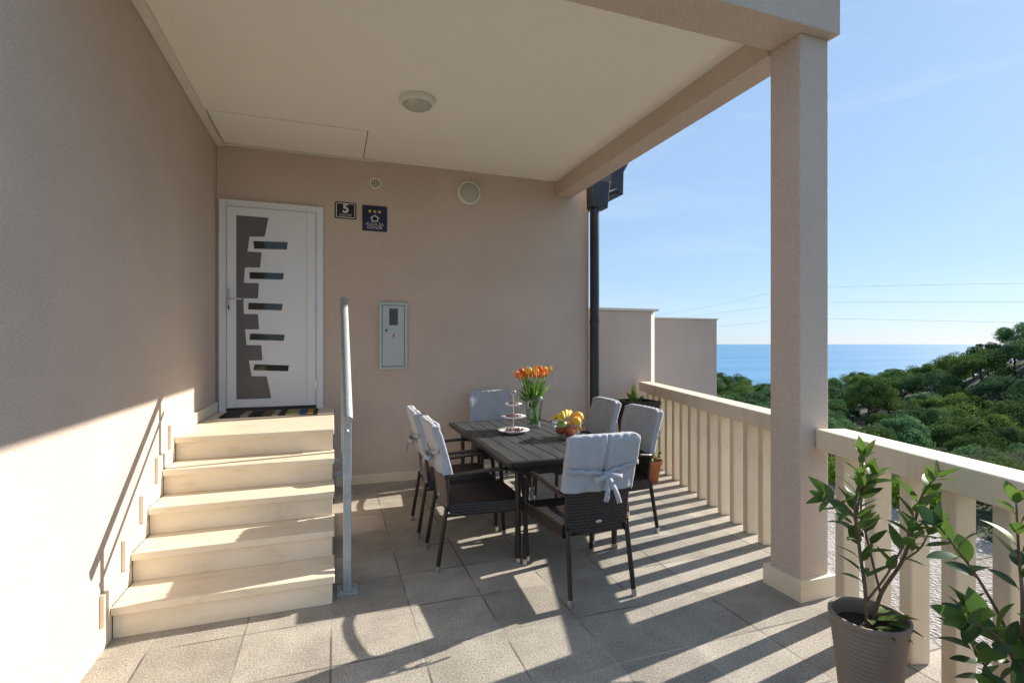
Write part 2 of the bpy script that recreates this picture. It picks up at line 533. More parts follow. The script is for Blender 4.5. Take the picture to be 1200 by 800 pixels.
# ------------------------------------------------------------------ mesh builder
class MB:
    def __init__(s):
        s.v, s.f, s.mi = [], [], []

    def add(s, vs_, fs, mi=0):
        o = len(s.v)
        s.v += [tuple(p) for p in vs_]
        for f in fs:
            s.f.append(tuple(i + o for i in f))
            s.mi.append(mi)

    def box(s, x0, x1, y0, y1, z0, z1, mi=0):
        s.add([(x0, y0, z0), (x1, y0, z0), (x1, y1, z0), (x0, y1, z0), (x0, y0, z1), (x1, y0, z1), (x1, y1, z1), (x0, y1, z1)],
              [(0, 3, 2, 1), (4, 5, 6, 7), (0, 1, 5, 4), (1, 2, 6, 5), (2, 3, 7, 6), (3, 0, 4, 7)], mi)
        return s

    def obox(s, c, ax, ay, az, mi=0):
        c, ax, ay, az = Vector(c), Vector(ax), Vector(ay), Vector(az)
        vs_ = [c + sx * ax + sy * ay + sz * az for sz in (-1, 1) for sx, sy in ((-1, -1), (1, -1), (1, 1), (-1, 1))]
        fs = [(0, 3, 2, 1), (4, 5, 6, 7), (0, 1, 5, 4), (1, 2, 6, 5), (2, 3, 7, 6), (3, 0, 4, 7)]
        if ax.cross(ay).dot(az) < 0:
            fs = [f[::-1] for f in fs]
        s.add(vs_, fs, mi)
        return s

    def prism(s, poly, z0, z1, mi=0):
        """poly: list of (x, y), counter-clockwise"""
        n = len(poly)
        s.add([(x, y, z0) for x, y in poly] + [(x, y, z1) for x, y in poly],
              [tuple(range(n))[::-1], tuple(range(n, 2 * n))] + [(i, (i + 1) % n, n + (i + 1) % n, n + i) for i in range(n)], mi)
        return s

    def prism_y(s, poly, y0, y1, mi=0):
        """poly: list of (x, z) outline facing -Y, counter-clockwise seen from -Y"""
        n = len(poly)
        s.add([(x, y0, z) for x, z in poly] + [(x, y1, z) for x, z in poly],
              [tuple(range(n)), tuple(range(n, 2 * n))[::-1]] + [((i + 1) % n, i, n + i, n + (i + 1) % n) for i in range(n)], mi)
        return s

    def tube(s, pts, rad, seg=10, mi=0, caps=True, flat=1.0):
        pts = [Vector(p) for p in pts]
        n = len(pts)
        if not isinstance(rad, (list, tuple)):
            rad = [rad] * n
        t0 = (pts[1] - pts[0]).normalized()
        up = Vector((0, 0, 1)) if abs(t0.z) < .9 else Vector((0, 1, 0))
        nrm = (up - t0 * up.dot(t0)).normalized()
        vs_, fs = [], []
        for i, p in enumerate(pts):
            t = (pts[min(i + 1, n - 1)] - pts[max(i - 1, 0)]).normalized()
            nrm = (nrm - t * nrm.dot(t)).normalized()
            bn = t.cross(nrm)
            for k in range(seg):
                a = 2 * math.pi * k / seg
                vs_.append(p + nrm * math.cos(a) * rad[i] * flat + bn * math.sin(a) * rad[i])
        for i in range(n - 1):
            for k in range(seg):
                k2 = (k + 1) % seg
                fs.append((i * seg + k, i * seg + k2, (i + 1) * seg + k2, (i + 1) * seg + k))
        if caps:
            fs.append(tuple(range(seg))[::-1])
            fs.append(tuple((n - 1) * seg + k for k in range(seg)))
        s.add(vs_, fs, mi)
        return s

    def lathe(s, prof, c=(0, 0, 0), seg=32, mi=0, close=False):
        c = Vector(c)
        vs_, fs = [], []
        n = len(prof)
        for r, z in prof:
            for k in range(seg):
                a = 2 * math.pi * k / seg
                vs_.append((c.x + r * math.cos(a), c.y + r * math.sin(a), c.z + z))
        for i in range(n - 1 + (1 if close else 0)):
            j = (i + 1) % n
            for k in range(seg):
                k2 = (k + 1) % seg
                fs.append((i * seg + k, i * seg + k2, j * seg + k2, j * seg + k))
        s.add(vs_, fs, mi)
        return s

    def grid(s, fn, nu, nv, mi=0, wrap=False):
        vs_ = [fn(i / nu, j / nv) for j in range(nv + 1) for i in range(nu + (0 if wrap else 1))]
        w = nu if wrap else nu + 1
        fs = []
        for j in range(nv):
            for i in range(nu):
                i2 = (i + 1) % w
                fs.append((j * w + i, j * w + i2, (j + 1) * w + i2, (j + 1) * w + i))
        s.add(vs_, fs, mi)
        return s

    def ball(s, c, r, seg=14, rings=9, mi=0, sq=(1, 1, 1)):
        c = Vector(c)

        def fn(u, v):
            a, b = 2 * math.pi * u, math.pi * v
            return c + Vector((math.sin(b) * math.cos(a) * r * sq[0], math.sin(b) * math.sin(a) * r * sq[1], -math.cos(b) * r * sq[2]))
        s.grid(fn, seg, rings, mi, True)
        return s

    def leaf(s, base, d, up, L, W, curl=.2, fold=.15, mi=0, shape=.42, n=5):
        d = Vector(d).normalized()
        up = Vector(up)
        up = (up - d * up.dot(d))
        if up.length < 1e-4:
            up = d.orthogonal()
        up.normalize()
        side = d.cross(up)
        base = Vector(base)
        vs_, fs = [], []
        for i in range(n + 1):
            t = i / n
            w = W * .5 * (math.sin(math.pi * t ** (shape / .5 * .75)) ** .8 if 0 < t < 1 else .0)
            p = base + d * L * t - up * curl * L * t * t
            vs_ += [p + side * w + up * fold * w, p, p - side * w + up * fold * w]
        for i in range(n):
            o = i * 3
            fs += [(o, o + 1, o + 4, o + 3), (o + 1, o + 2, o + 5, o + 4)]
        s.add(vs_, fs, mi)
        return s

    def mesh(s, name, mats, smooth=False):
        me = bpy.data.meshes.new(name)
        me.from_pydata(s.v, [], s.f)
        for m in (mats if isinstance(mats, (list, tuple)) else [mats]):
            me.materials.append(M[m] if isinstance(m, str) else m)
        me.polygons.foreach_set('material_index', s.mi)
        if smooth:
            me.polygons.foreach_set('use_smooth', [True] * len(me.polygons))
        me.update()
        return me

    def build(s, name, mats, parent=None, smooth=False, bevel=0, auto=0, loc=None):
        o = bpy.data.objects.new(name, s.mesh(name, mats, smooth or bool(auto)))
        COL.objects.link(o)
        if parent is not None:
            o.parent = parent
        if loc is not None:
            o.location = loc
        if auto:
            o.data.set_sharp_from_angle(angle=R(auto))
        if bevel:
            md = o.modifiers.new('Bevel', 'BEVEL')
            md.width = bevel
            md.segments = 2
            md.limit_method = 'ANGLE'
            md.angle_limit = R(40)
        return o


def tag(o, label, cat, group=None, kind=None):
    o['label'] = label
    o['category'] = cat
    if group:
        o['group'] = group
    if kind:
        o['kind'] = kind
    return o


def thing(name, label, cat, loc=(0, 0, 0), rz=0, group=None, kind=None):
    o = bpy.data.objects.new(name, None)
    o.empty_display_size = .1
    COL.objects.link(o)
    o.location = loc
    o.rotation_euler = (0, 0, rz)
    return tag(o, label, cat, group, kind)


def structure(o):
    o['kind'] = 'structure'
    return o


def copy_tree(o, parent=None):
    c = o.copy()
    COL.objects.link(c)
    if parent is not None:
        c.parent = parent
    for ch in list(o.children):
        copy_tree(ch, c)
    return c


def text_obj(name, body, size, loc, parent, mat, depth=.0015, rot=(R(90), 0, 0), bold=0):
    cu = bpy.data.curves.new(name, 'FONT')
    cu.body = body
    cu.size = size
    cu.align_x = 'CENTER'
    cu.align_y = 'CENTER'
    cu.extrude = depth
    cu.offset = bold
    tmp = bpy.data.objects.new(name + '_tmp', cu)
    COL.objects.link(tmp)
    dg = bpy.context.evaluated_depsgraph_get()
    me = bpy.data.meshes.new_from_object(tmp.evaluated_get(dg))
    bpy.data.objects.remove(tmp)
    me.materials.clear()
    me.materials.append(M[mat])
    o = bpy.data.objects.new(name, me)
    COL.objects.link(o)
    o.parent = parent
    o.location = loc
    o.rotation_euler = rot
    return o


# ------------------------------------------------------------------ the house
WX = -1.11          # face of the side wall
WY = 5.82           # face of the rear wall
RX = 3.10           # right end of the rear wall
LAND = .86          # landing height

house = thing('house', 'beige rendered house with covered porch, cream ceiling and square porch column', 'house', (WX, WY, 0), kind='thing')
HO = Vector((WX, WY, 0))


def hb(name, mats, mb, bevel=.004, **k):
    mb.v = [tuple(Vector(p) - HO) for p in mb.v]
    return mb.build(name, mats, house, bevel=bevel, **k)


hb('wall', 'plaster', MB().box(WX - 2.5, WX, 1.75, 9, -.4, 6.2))
hb('wall', 'plaster', MB().box(WX + .002, RX, WY, 9, -.4, 3.9))
hb('ceiling', 'ceiling', MB().box(WX + .002, 2.83, 2.50, WY - .002, 3.57, 3.75), 0)
hb('upper_wall', 'plaster', MB().box(WX + .002, 2.84, 2.53, WY - .003, 3.753, 5.2), 0)
hb('beam', 'plaster', MB().box(2.635, 2.85, 2.524, WY - .004, 3.385, 3.62), .006)
hb('beam', 'plaster', MB().box(WX + .003, 2.905, 2.24, 2.522, 3.415, 5.2), .006)
colm = hb('column', 'plaster', MB().box(2.655, 2.885, 2.305, 2.53, 0, 3.416), .008)
pl = MB().box(-.03, .26, -.03, .255, -.002, .125)
plo = pl.build('plinth', 'stone', colm, bevel=.004)
plo.location = Vector((2.655, 2.305, 0)) - HO
# ceiling edge strip and access hatch
hb('cornice', 'trim', MB().box(WX + .003, WX + .07, 2.53, WY - .005, 3.535, 3.569).box(WX + .071, RX - 2.62, WY - .05, WY - .004, 3.548, 3.5685), .003)
h0, h1 = on_y(262, 167, WY).x, on_y(425, 184, WY).x
hb('ceiling_hatch', 'ceiling', MB().box(WX + .085, h1, 5.02, WY - .056, 3.556, 3.5685), .002)
hb('hatch_joint', 'vent_dark', MB().box(h1 + .001, h1 + .009, 5.02, WY - .056, 3.564, 3.5686).box(WX + .085, h1, WY - .0555, WY - .0505, 3.564, 3.5686).box(WX + .078, WX + .084, 5.02, WY - .056, 3.564, 3.5686), 0)
# skirting
hb('skirting', 'stone', MB().box(.03, 1.03, WY - .014, WY - .001, 0, .105).box(1.033, 2.03, WY - .014, WY - .001, 0, .105).box(2.033, RX - .01, WY - .014, WY - .001, 0, .105), .002)
hb('skirting', 'stone', MB().box(WX + .001, WX + .022, 2.06, 3.17, 0, .105).box(WX + .001, WX + .022, 1.76, 2.057, 0, .105), .002)

# ---- entrance door (a part of the house)
dp = lambda x, y: on_y(250 + x / 2.857, 220 + y / 2.857, WY)      # door survey picture -> plane of the wall
dx0, dx1 = dp(20, 400).x, dp(368, 400).x
dz1 = dp(20, 35).z - .01
door = MB()
fw = .07
door.box(dx0, dx0 + fw, WY - .035, WY - .001, LAND, dz1)
door.box(dx1 - fw, dx1, WY - .035, WY - .001, LAND, dz1)
door.box(dx0 + fw, dx1 - fw, WY - .035, WY - .001, dz1 - fw, dz1)
door_o = hb('door', 'pvc', door, .005)


def door_part(name, mats, mb, bevel=.002, **k):
    mb.v = [tuple(Vector(p) - HO) for p in mb.v]
    return mb.build(name, mats, door_o, bevel=bevel, **k)


lx0, lx1, lz0, lz1 = dx0 + fw + .004, dx1 - fw - .004, LAND + .035, dz1 - fw - .004
sw = .085
leafm = MB().box(lx0, lx0 + sw, WY - .05, WY - .004, lz0, lz1).box(lx1 - sw, lx1, WY - .05, WY - .004, lz0, lz1)
leafm.box(lx0 + sw, lx1 - sw, WY - .05, WY - .004, lz0, lz0 + sw).box(lx0 + sw, lx1 - sw, WY - .05, WY - .004, lz1 - sw, lz1)
door_part('door_leaf', 'pvc', leafm, .004)
px0, px1, pz0, pz1 = lx0 + sw, lx1 - sw, lz0 + sw, lz1 - sw
door_part('door_panel', 'pvc', MB().box(px0, px1, WY - .036, WY - .005, pz0, pz1), 0)
door_part('threshold', 'black', MB().box(dx0 + fw, dx1 - fw, WY - .045, WY - .003, LAND + .001, LAND + .032), .002)
PC = [(76, 80), (190, 86), (173, 166), (123, 166), (116, 216), (163, 219), (158, 269), (108, 268), (104, 320), (154, 321), (151, 371), (103, 371),
      (104, 423), (151, 424), (155, 474), (108, 474), (113, 526), (162, 527), (166, 577), (121, 577), (130, 630), (180, 630), (196, 704), (80, 706)]
poly = [(dp(*p).x, dp(*p).z) for p in PC][::-1]
zmin, zmax = min(p[1] for p in poly), max(p[1] for p in poly)
door_part('grey_panel', 'door_grey', MB().prism_y(poly, WY - .040, WY - .034), 0)
for (xa, ya, xb, yb, sl) in [(136, 181, 250, 209, 3), (123, 284, 237, 309, 1), (120, 386, 233, 411, -1), (125, 488, 240, 512, -2), (140, 590, 254, 613, -4)]:
    q = [(dp(xa, ya).x, dp(xa, ya).z), (dp(xa + sl, yb).x, dp(xa, yb - 3).z), (dp(xb - 3, yb).x, dp(xb, yb).z), (dp(xb, ya + 4).x, dp(xb, ya + 4).z)]
    door_part('glass_slot', 'dark_glass', MB().prism_y(q, WY - .041, WY - .0345), 0)
hx, hz = dp(55, 372).x, dp(55, 372).z
hm = MB().box(hx - .016, hx + .016, WY - .062, WY - .049, hz - .12, hz + .10)
hm.tube([(hx, WY - .06, hz), (hx, WY - .105, hz), (hx + .02, WY - .112, hz), (hx + .125, WY - .108, hz - .004)], .010, 10)
door_part('door_handle', 'metal', hm, .002)
door_part('keyhole', 'black', MB().box(hx - .006, hx + .006, WY - .064, WY - .061, hz - .105, hz - .07), .001)
for zz in (dp(363, 213).z, LAND + .25, LAND + 1.05):
    door_part('hinge', 'metal', MB().tube([(dx1 - fw, WY - .052, zz - .04), (dx1 - fw, WY - .052, zz + .04)], .009, 10), 0)

# ---- staircase
RIS, GO, Y0, SX = LAND / 5, .2825, 3.20, .01
stair = thing('staircase', 'cream limestone staircase of five steps leading up to the front door', 'staircase', (WX, Y0, 0), kind='thing')
SO = Vector((WX, Y0, 0))


def sb(name, mats, mb, parent=None, bevel=.004):
    mb.v = [tuple(Vector(p) - SO) for p in mb.v]
    return mb.build(name, mats, parent or stair, bevel=bevel)


TH = .042
for i in range(5):
    y = Y0 + GO * i
    z = RIS * (i + 1)
    sb('riser', 'stone', MB().box(WX + .024, SX - .012, y, y + .03, RIS * i + (.001 if i else 0), z - TH - .001), None, .002)
    y1 = y + GO + .028 if i < 4 else WY - .003
    t = MB()
    if i < 4:
        t.box(WX + .024, SX, y - .026, y1, z - TH, z)
    else:
        t.box(WX + .024, SX, y - .026, y + .42, z - TH, z)
        t.box(WX + .024, SX, y + .423, y1, z - TH, z)
    sb('landing' if i == 4 else 'tread', 'stone', t, None, .004)
core = [(Y0 + .032, 0)]
for i in range(5):
    core += [(Y0 + .032 + GO * i, RIS * (i + 1) - TH - .002), (Y0 + .032 + GO * (i + 1), RIS * (i + 1) - TH - .002)]
core[-1] = (WY - .004, core[-1][1])
core.append((WY - .004, 0))
cm = MB()
n = len(core)
xa, xb = WX + .025, SX - .02
cm.add([(xa, a, b) for a, b in core] + [(xb, a, b) for a, b in core],
       [tuple(range(n)), tuple(range(n, 2 * n))[::-1]] + [(i, n + i, n + (i + 1) % n, (i + 1) % n) for i in range(n)])
sb('stringer', 'plaster', cm, None, 0)
# stepped skirting on the side wall: an upright and a level piece for every step
for i in range(5):
    y = Y0 + GO * i
    z = RIS * (i + 1)
    m_ = MB()
    m_.box(WX + .001, WX + .021, y - .095, y + .0, RIS * i + (.102 if i else 0), z + .10)
    if i < 4:
        m_.box(WX + .001, WX + .0225, y + .003, y + GO - .001, z + .001, z + .10)
    else:
        m_.box(WX + .001, WX + .023, y + .003, y + .42, z + .001, z + .10)
        m_.box(WX + .001, WX + .022, y + .424, WY - .02, z + .001, z + .10)
    sb('stepped_skirting', 'stone', m_, None, .002)

# ---- terrace floor, ground outside
RS, RC = .30, 2.07                      # railing line (inner rail face): x = RC + RS * y
fl = MB()
fl.prism([(WX - .02, -3.0), (RC - .9 + .33, -3.0), (RC + .33, 0), (RC + .33 + RS * 6.3, 6.3), (3.0, 6.3), (3.0, 6.1), (WX - .02, 6.1)], -.42, 0)
structure(fl.build('floor', ['tiles']))


def terr_h(a, rho):
    """ground height relative to the eye; a = azimuth to the right of the view, rho = distance"""
    D = rho * .8
    near = interp(D, [0, 6.5, 9, 14, 20, 40, 60, 80, 110], [-1.86, -1.86, -2.7, -4.7, -6.8, -11.6, -15.2, -16.8, -16.8])
    u = math.tan(max(-1.2, min(1.2, a)))
    ridge = interp(u, [-1, .45, .62, .70, .78, .86, .93, 1.0, 1.3, 2.0], [-20, -20, -19.2, -17.2, -14.6, -12.6, -8.2, -4.6, 4, 10])
    h = lerp(near, ridge, sstep(72, 128, D))
    h = lerp(h, -72, sstep(150, 420, D))
    return h


def terr_z(x, y):
    r, d = x * FY - y * FX, x * FX + y * FY
    a, rho = math.atan2(r, d), math.hypot(r, d)
    if a > 1.35 or a < -1.0:
        k = sstep(0, .6, (a - 1.35) if a > 1.35 else (-1.0 - a))
        h = lerp(terr_h(max(-1.0, min(1.35, a)), rho), -1.86, k)
    else:
        h = terr_h(a, rho)
    w = sstep(7, 30, rho)
    nz = mnoise.noise(Vector((x * .03, y * .03, 0))) * 2.4 + mnoise.noise(Vector((x * .11, y * .11, 3))) * .7
    return EYE + h + nz * w * .8


tm = MB()
rings = [0, 2, 4, 6, 7, 8, 9.5, 11, 13, 15, 18, 22, 26, 31, 37, 44, 52, 60, 70, 80, 92, 105, 120, 135, 150, 170, 190, 215, 245, 280, 320, 370, 430, 520, 700, 1200]
NA = 150
vs_, fs = [], []
for r_ in rings:
    for k in range(NA):
        a = 2 * math.pi * k / NA
        x, y = r_ * math.sin(a), r_ * math.cos(a)
        vs_.append((x, y, terr_z(x, y)))
for i in range(len(rings) - 1):
    for k in range(NA):
        k2 = (k + 1) % NA
        fs.append((i * NA + k, (i + 1) * NA + k, (i + 1) * NA + k2, i * NA + k2))
tm.add(vs_, fs)
structure(tm.build('ground', 'ground', smooth=True))

gp = MB()
o0, o1 = .34, 2.75
vs_, fs = [], []
for j in range(25):
    y = -3 + 13 * j / 24
    for i in range(7):
        t = i / 6
        w = o1 + .25 * mnoise.noise(Vector((y * .9, 7, 0)))
        vs_.append((RC + RS * y + lerp(o0, w, t), y - .3 * lerp(0, w, t) * .3, -.3 + .006 * mnoise.noise(Vector((y * 2, t * 5, 1)))))
for j in range(24):
    for i in range(6):
        fs.append((j * 7 + i, j * 7 + i + 1, (j + 1) * 7 + i + 1, (j + 1) * 7 + i))
gp.add(vs_, fs)
structure(gp.build('path', 'gravel', smooth=True))

sm = MB()
sr = [300, 600, 1000, 1800, 3500, 7000, 15000, 30000, 60000, 110000]
vs_ = [(q * math.sin(2 * math.pi * k / 96), q * math.cos(2 * math.pi * k / 96), -64) for q in sr for k in range(96)]
fs = [(i * 96 + k, (i + 1) * 96 + k, (i + 1) * 96 + (k + 1) % 96, i * 96 + (k + 1) % 96) for i in range(len(sr) - 1) for k in range(96)]
sm.add(vs_, fs)
structure(sm.build('sea', 'sea'))

# ---- neighbouring partition walls
PY = 6.02
w1 = thing('partition_wall', 'pink beige partition wall beside the dark downpipe, where the railing ends', 'wall', (RX + .02, PY, 0), kind='thing')
p1a, p1b = RX + .004, on_y(763, 400, PY).x
MB().box(0, p1b - RX - .02, 0, .2, -.4, EYE + .455).build('wall_panel', 'plaster', w1, bevel=.004)
MB().box(-.0, p1b - RX + .09, -.025, .23, EYE + .456, EYE + .49).build('coping', 'trim', w1, bevel=.003)
em = MB().prism([(p1b - RX - .017, .003), (p1b - RX + .085, .07), (p1b - RX + .085, .2), (p1b - RX - .017, .2)], -.4, EYE + .455)
em.build('edge_trim', 'trim', w1)
PY2 = 8.3
w2 = thing('partition_wall', 'pink beige partition wall farther off, its free end against the sea', 'wall', (on_y(755, 400, PY2).x, PY2, 0), kind='thing')
wl2 = on_y(840, 400, PY2).x - on_y(755, 400, PY2).x
zt2 = on_y(800, 374, PY2).z
MB().box(0, wl2, 0, .2, -2.2, zt2).build('wall_panel', 'plaster', w2, bevel=.004)
MB().box(-.02, wl2 + .02, -.025, .225, zt2 + .001, zt2 + .03).build('coping', 'trim', w2, bevel=.003)

# ---- railings
RTOP, RH = 1.025, .125
tdir = Vector((RS, 1, 0)).normalized()
ndir = Vector((tdir.y, -tdir.x, 0))          # outwards


def railing(y0, y1, c, label, phase):
    base = Vector((c + RS * y0, y0, 0))
    L = (y1 - y0) / tdir.y
    ro = thing('balcony_railing', label, 'railing', base, kind='thing')
    MB().obox(tdir * L / 2 + ndir * .095 + Vector((0, 0, RTOP - RH / 2)), tdir * L / 2, ndir * .095, Vector((0, 0, RH / 2))).build('rail', 'rail_stone', ro, bevel=.010)
    proto = None
    s_ = phase
    while s_ + .077 < L - .005:
        p = tdir * (s_ + .0385) + ndir * .085
        if proto is None:
            proto = MB().obox((0, 0, (RTOP - RH - .002) / 2), tdir * .0385, ndir * .048, (0, 0, (RTOP - RH - .002) / 2)).build('baluster', 'rail_stone', ro, bevel=.009)
            proto.location = p
        else:
            q = proto.copy()
            COL.objects.link(q)
            q.parent = ro
            q.location = p
        s_ += .2315
    return ro


railing(2.532, 5.985, RC + .085, 'long cream balustrade behind the table, reaching from column to partition wall', .06)
Yn = 2.302
railing(-.35, Yn, RC + .01, 'cream balustrade behind the potted plants, ending at the near side of the column', ((Yn - .19 + .35) / tdir.y) % .2315)

# ---- handrail of the stairs
hr = thing('handrail', 'grey galvanised steel handrail along the open side of the stairs', 'handrail', (.085, 3.33, 0))
za, zb, ya_, yb_ = 1.085, 1.90, -.13, 1.02
MB().tube([(0, ya_, za), (0, yb_, zb)], .030, 18).build('top_tube', 'galv', hr, auto=40)
MB().tube([(-.004, ya_ + .10, za + .10 * (zb - za) / (yb_ - ya_) - .165), (-.004, yb_ - .02, zb - .165)], .016, 10).build('lower_rod', 'galv', hr, auto=40)
pz = lambda y: za + (zb - za) * (y - ya_) / (yb_ - ya_)
p_ = MB().box(-.024, .024, -.02, .02, .01, pz(0) - .02)
po = p_.build('post', 'galv', hr, bevel=.003)
b_ = MB().box(-.06, .06, -.06, .06, 0, .012)
for sx in (-1, 1):
    for sy in (-1, 1):
        b_.tube([(sx * .04, sy * .04, .012), (sx * .04, sy * .04, .024)], .009, 6)
b_.build('base_plate', 'galv', po, bevel=.001)
MB().box(-.022, .022, .90, .94, .46, pz(.92) - .02).build('post', 'galv', hr, bevel=.003)
for zz in (.50, .60):
    MB().box(-.078, -.023, .895, .945, zz, zz + .025).build('bracket', 'galv', hr, bevel=.002)

# ---- downpipe and gutter
dpipe = thing('downpipe', 'dark rainwater downpipe with square hopper at the corner of the rear wall', 'pipe', (3.142, 5.745, 0))
MB().tube([(0, 0, .02), (0, 0, 3.28)], .060, 20).build('pipe', 'pipe', dpipe, auto=40)
for zz in (1.83, .5):
    MB().tube([(0, 0, zz - .02), (0, 0, zz + .02)], .066, 20).build('collar', 'pipe', dpipe, auto=40)
hp = MB()
hp.add([(-.07, -.08, 3.26), (.15, -.08, 3.26), (.15, .10, 3.26), (-.07, .10, 3.26), (-.08, -.09, 3.6), (.18, -.09, 3.6), (.18, .10, 3.6), (-.08, .10, 3.6)],
       [(0, 3, 2, 1), (4, 5, 6, 7), (0, 1, 5, 4), (1, 2, 6, 5), (2, 3, 7, 6), (3, 0, 4, 7)])
hp.build('hopper', 'pipe', dpipe, bevel=.01)
MB().tube([(.13, .02, 3.53), (.22, .06, 3.50), (.36, .08, 3.56)], .045, 14).build('elbow', 'pipe', dpipe, auto=50)
gt = thing('roof_gutter', 'dark box gutter end beside the downpipe hopper under the eaves', 'gutter', (3.44, 5.80, 3.5))
g_ = MB().prism_y([(-.02, .0), (.16, .0), (.17, .3), (.24, .42), (.24, .50), (-.02, .50)], 0, 3.1)
g_.build('trough', 'pipe', gt, bevel=.01)

# ---- wall fittings
def at_wall(x, y):
    return on_y(x, y, WY)


c = at_wall(440, 215)
vent = thing('air_vent', 'small round cream air vent high on the wall right of the door', 'vent', c)
MB().lathe([(.034, .001), (.062, .001), (.064, .008), (.06, .014), (.048, .014), (.046, .006)], seg=32).build('rim', 'lamp_white', vent, auto=40).rotation_euler = (R(90), 0, 0)
MB().lathe([(.0001, .003), (.046, .003)], seg=28).build('opening', 'vent_dark', vent).rotation_euler = (R(90), 0, 0)
gv = MB()
for k in range(-2, 3):
    hw = math.sqrt(max(0, .046 ** 2 - (k * .018) ** 2))
    gv.box(-hw, hw, -.011, -.004, k * .018 - .0025, k * .018 + .0025)
for k in (-1, 0, 1):
    gv.box(k * .022 - .0025, k * .022 + .0025, -.0105, -.0045, -.038, .038)
gv.build('grille', 'lamp_white', vent)

c = at_wall(549, 227)
wlamp = thing('wall_lamp', 'round frosted glass wall lamp with pale rim above the table', 'lamp', c)
MB().lathe([(.06, .001), (.138, .001), (.142, .03), (.132, .048), (.115, .05), (.113, .04)], seg=44).build('rim', 'lamp_white', wlamp, auto=40).rotation_euler = (R(90), 0, 0)
MB().lathe([(.114, .042), (.10, .058), (.075, .07), (.04, .077), (.0001, .079)], seg=40).build('glass_cover', 'lamp_glass', wlamp, smooth=True).rotation_euler = (R(90), 0, 0)

t_ = (3.57 - EYE) * F_PX / (403 - 116)
a_, b2 = ray(489)
clamp_ = thing('ceiling_lamp', 'round frosted glass lamp on the porch ceiling', 'lamp', (a_ * t_, b2 * t_, 3.569))
MB().lathe([(.06, -.001), (.142, -.001), (.146, -.032), (.138, -.048), (.12, -.05), (.118, -.042)][::-1], seg=44).build('rim', 'lamp_white', clamp_, auto=40)
MB().lathe([(.119, -.044), (.105, -.062), (.08, -.077), (.04, -.086), (.0001, -.088)][::-1], seg=40).build('glass_cover', 'lamp_glass', clamp_, smooth=True)


def wall_rect(x0, y0, x1, y1):
    a, b = at_wall(x0, (y0 + y1) / 2), at_wall(x1, (y0 + y1) / 2)
    xm = (x0 + x1) / 2
    return Vector(((a.x + b.x) / 2, WY, (at_wall(xm, y0).z + at_wall(xm, y1).z) / 2)), (b.x - a.x) / 2, (at_wall(xm, y0).z - at_wall(xm, y1).z) / 2


def rounded(hw, hh, r, k=5):
    pts = []
    for cx, cz, a0 in ((hw - r, hh - r, 0), (-hw + r, hh - r, 90), (-hw + r, -hh + r, 180), (hw - r, -hh + r, 270)):
        for i in range(k + 1):
            a = R(a0 + 90 * i / k)
            pts.append((cx + r * math.cos(a), cz + r * math.sin(a)))
    return pts


def star(cx, cz, r):
    return [(cx + (r if k % 2 == 0 else r * .42) * math.sin(math.pi * k / 5), cz + (r if k % 2 == 0 else r * .42) * math.cos(math.pi * k / 5)) for k in range(10)][::-1]


c, hw, hh = wall_rect(392.5, 237.5, 417.5, 256.5)
sg = thing('house_number_sign', 'small black house number plate with a white 5', 'sign', c)
MB().prism_y(rounded(hw, hh, .012), -.012, -.001).build('plate', 'sign_black', sg, bevel=.002)
rim = MB()
ou, inn = rounded(hw - .012, hh - .010, .014), rounded(hw - .019, hh - .017, .009)
n = len(ou)
rim.add([(x, -.0135, z) for x, z in ou] + [(x, -.0135, z) for x, z in inn], [(i, (i + 1) % n, n + (i + 1) % n, n + i) for i in range(n)])
rim.build('border', 'sign_white', sg)
text_obj('numeral', '5', .135, (0, -.0135, .018), sg, 'sign_white', bold=.004)
text_obj('street_name', 'CAVTAT', .034, (0, -.0135, -.052), sg, 'sign_white')

c, hw, hh = wall_rect(424.5, 241.5, 453.5, 271)
sg2 = thing('rating_plaque', 'square navy plaque with three yellow stars and a white house outline', 'sign', c)
MB().prism_y([(-hw, -hh), (hw, -hh), (hw, hh), (-hw, hh)], -.012, -.001).build('plate', 'sign_blue', sg2, bevel=.002)
st = MB()
for k in (-1, 0, 1):
    st.prism_y(star(k * .052, .075, .022), -.0145, -.012)
st.build('star_row', 'sign_yellow', sg2)
hs = MB()
ou = [(-.036, -.035), (.036, -.035), (.036, .0), (.056, .0), (0, .04), (-.056, .0), (-.036, .0)]
inn = [(-.026, -.025), (.026, -.025), (.026, .006), (.026, .0075), (0, .027), (-.026, .0075), (-.026, .006)]
n = len(ou)
hs.add([(x, -.0135, z) for x, z in ou] + [(x, -.0135, z) for x, z in inn], [(i, (i + 1) % n, n + (i + 1) % n, n + i) for i in range(n)])
hs.build('house_outline', 'sign_white', sg2)
text_obj('lettering', 'KU\u0106A ZA', .044, (0, -.0135, -.066), sg2, 'sign_white')
text_obj('lettering', 'ODMOR', .044, (0, -.0135, -.104), sg2, 'sign_white')

c, hw, hh = wall_rect(444, 354.5, 477, 432.5)
mb_ = thing('meter_box', 'grey green electric meter box with dark window on the rear wall', 'meter box', c)
fr = MB()
for (a, b, q, w) in ((-hw, -hw + .03, -hh, hh), (hw - .03, hw, -hh, hh), (-hw + .03, hw - .03, -hh, -hh + .03), (-hw + .03, hw - .03, hh - .03, hh)):
    fr.box(a, b, -.03, -.001, q, w)
fr.build('frame', 'meter_grey', mb_, bevel=.003)
MB().box(-hw + .031, hw - .031, -.016, -.002, -hh + .031, hh - .031).build('recess', 'black', mb_)
dr = MB().box(-hw + .036, hw - .036, -.027, -.0165, -hh + .036, hh - .036).build('door', 'meter_grey', mb_, bevel=.003)
MB().box(-.045, .05, -.0295, -.0272, .12, .305).build('window', 'dark_glass', dr, bevel=.001)
MB().tube([(-.075, -.027, .06), (-.075, -.038, .06)], .012, 12).build('lock', 'black', dr)
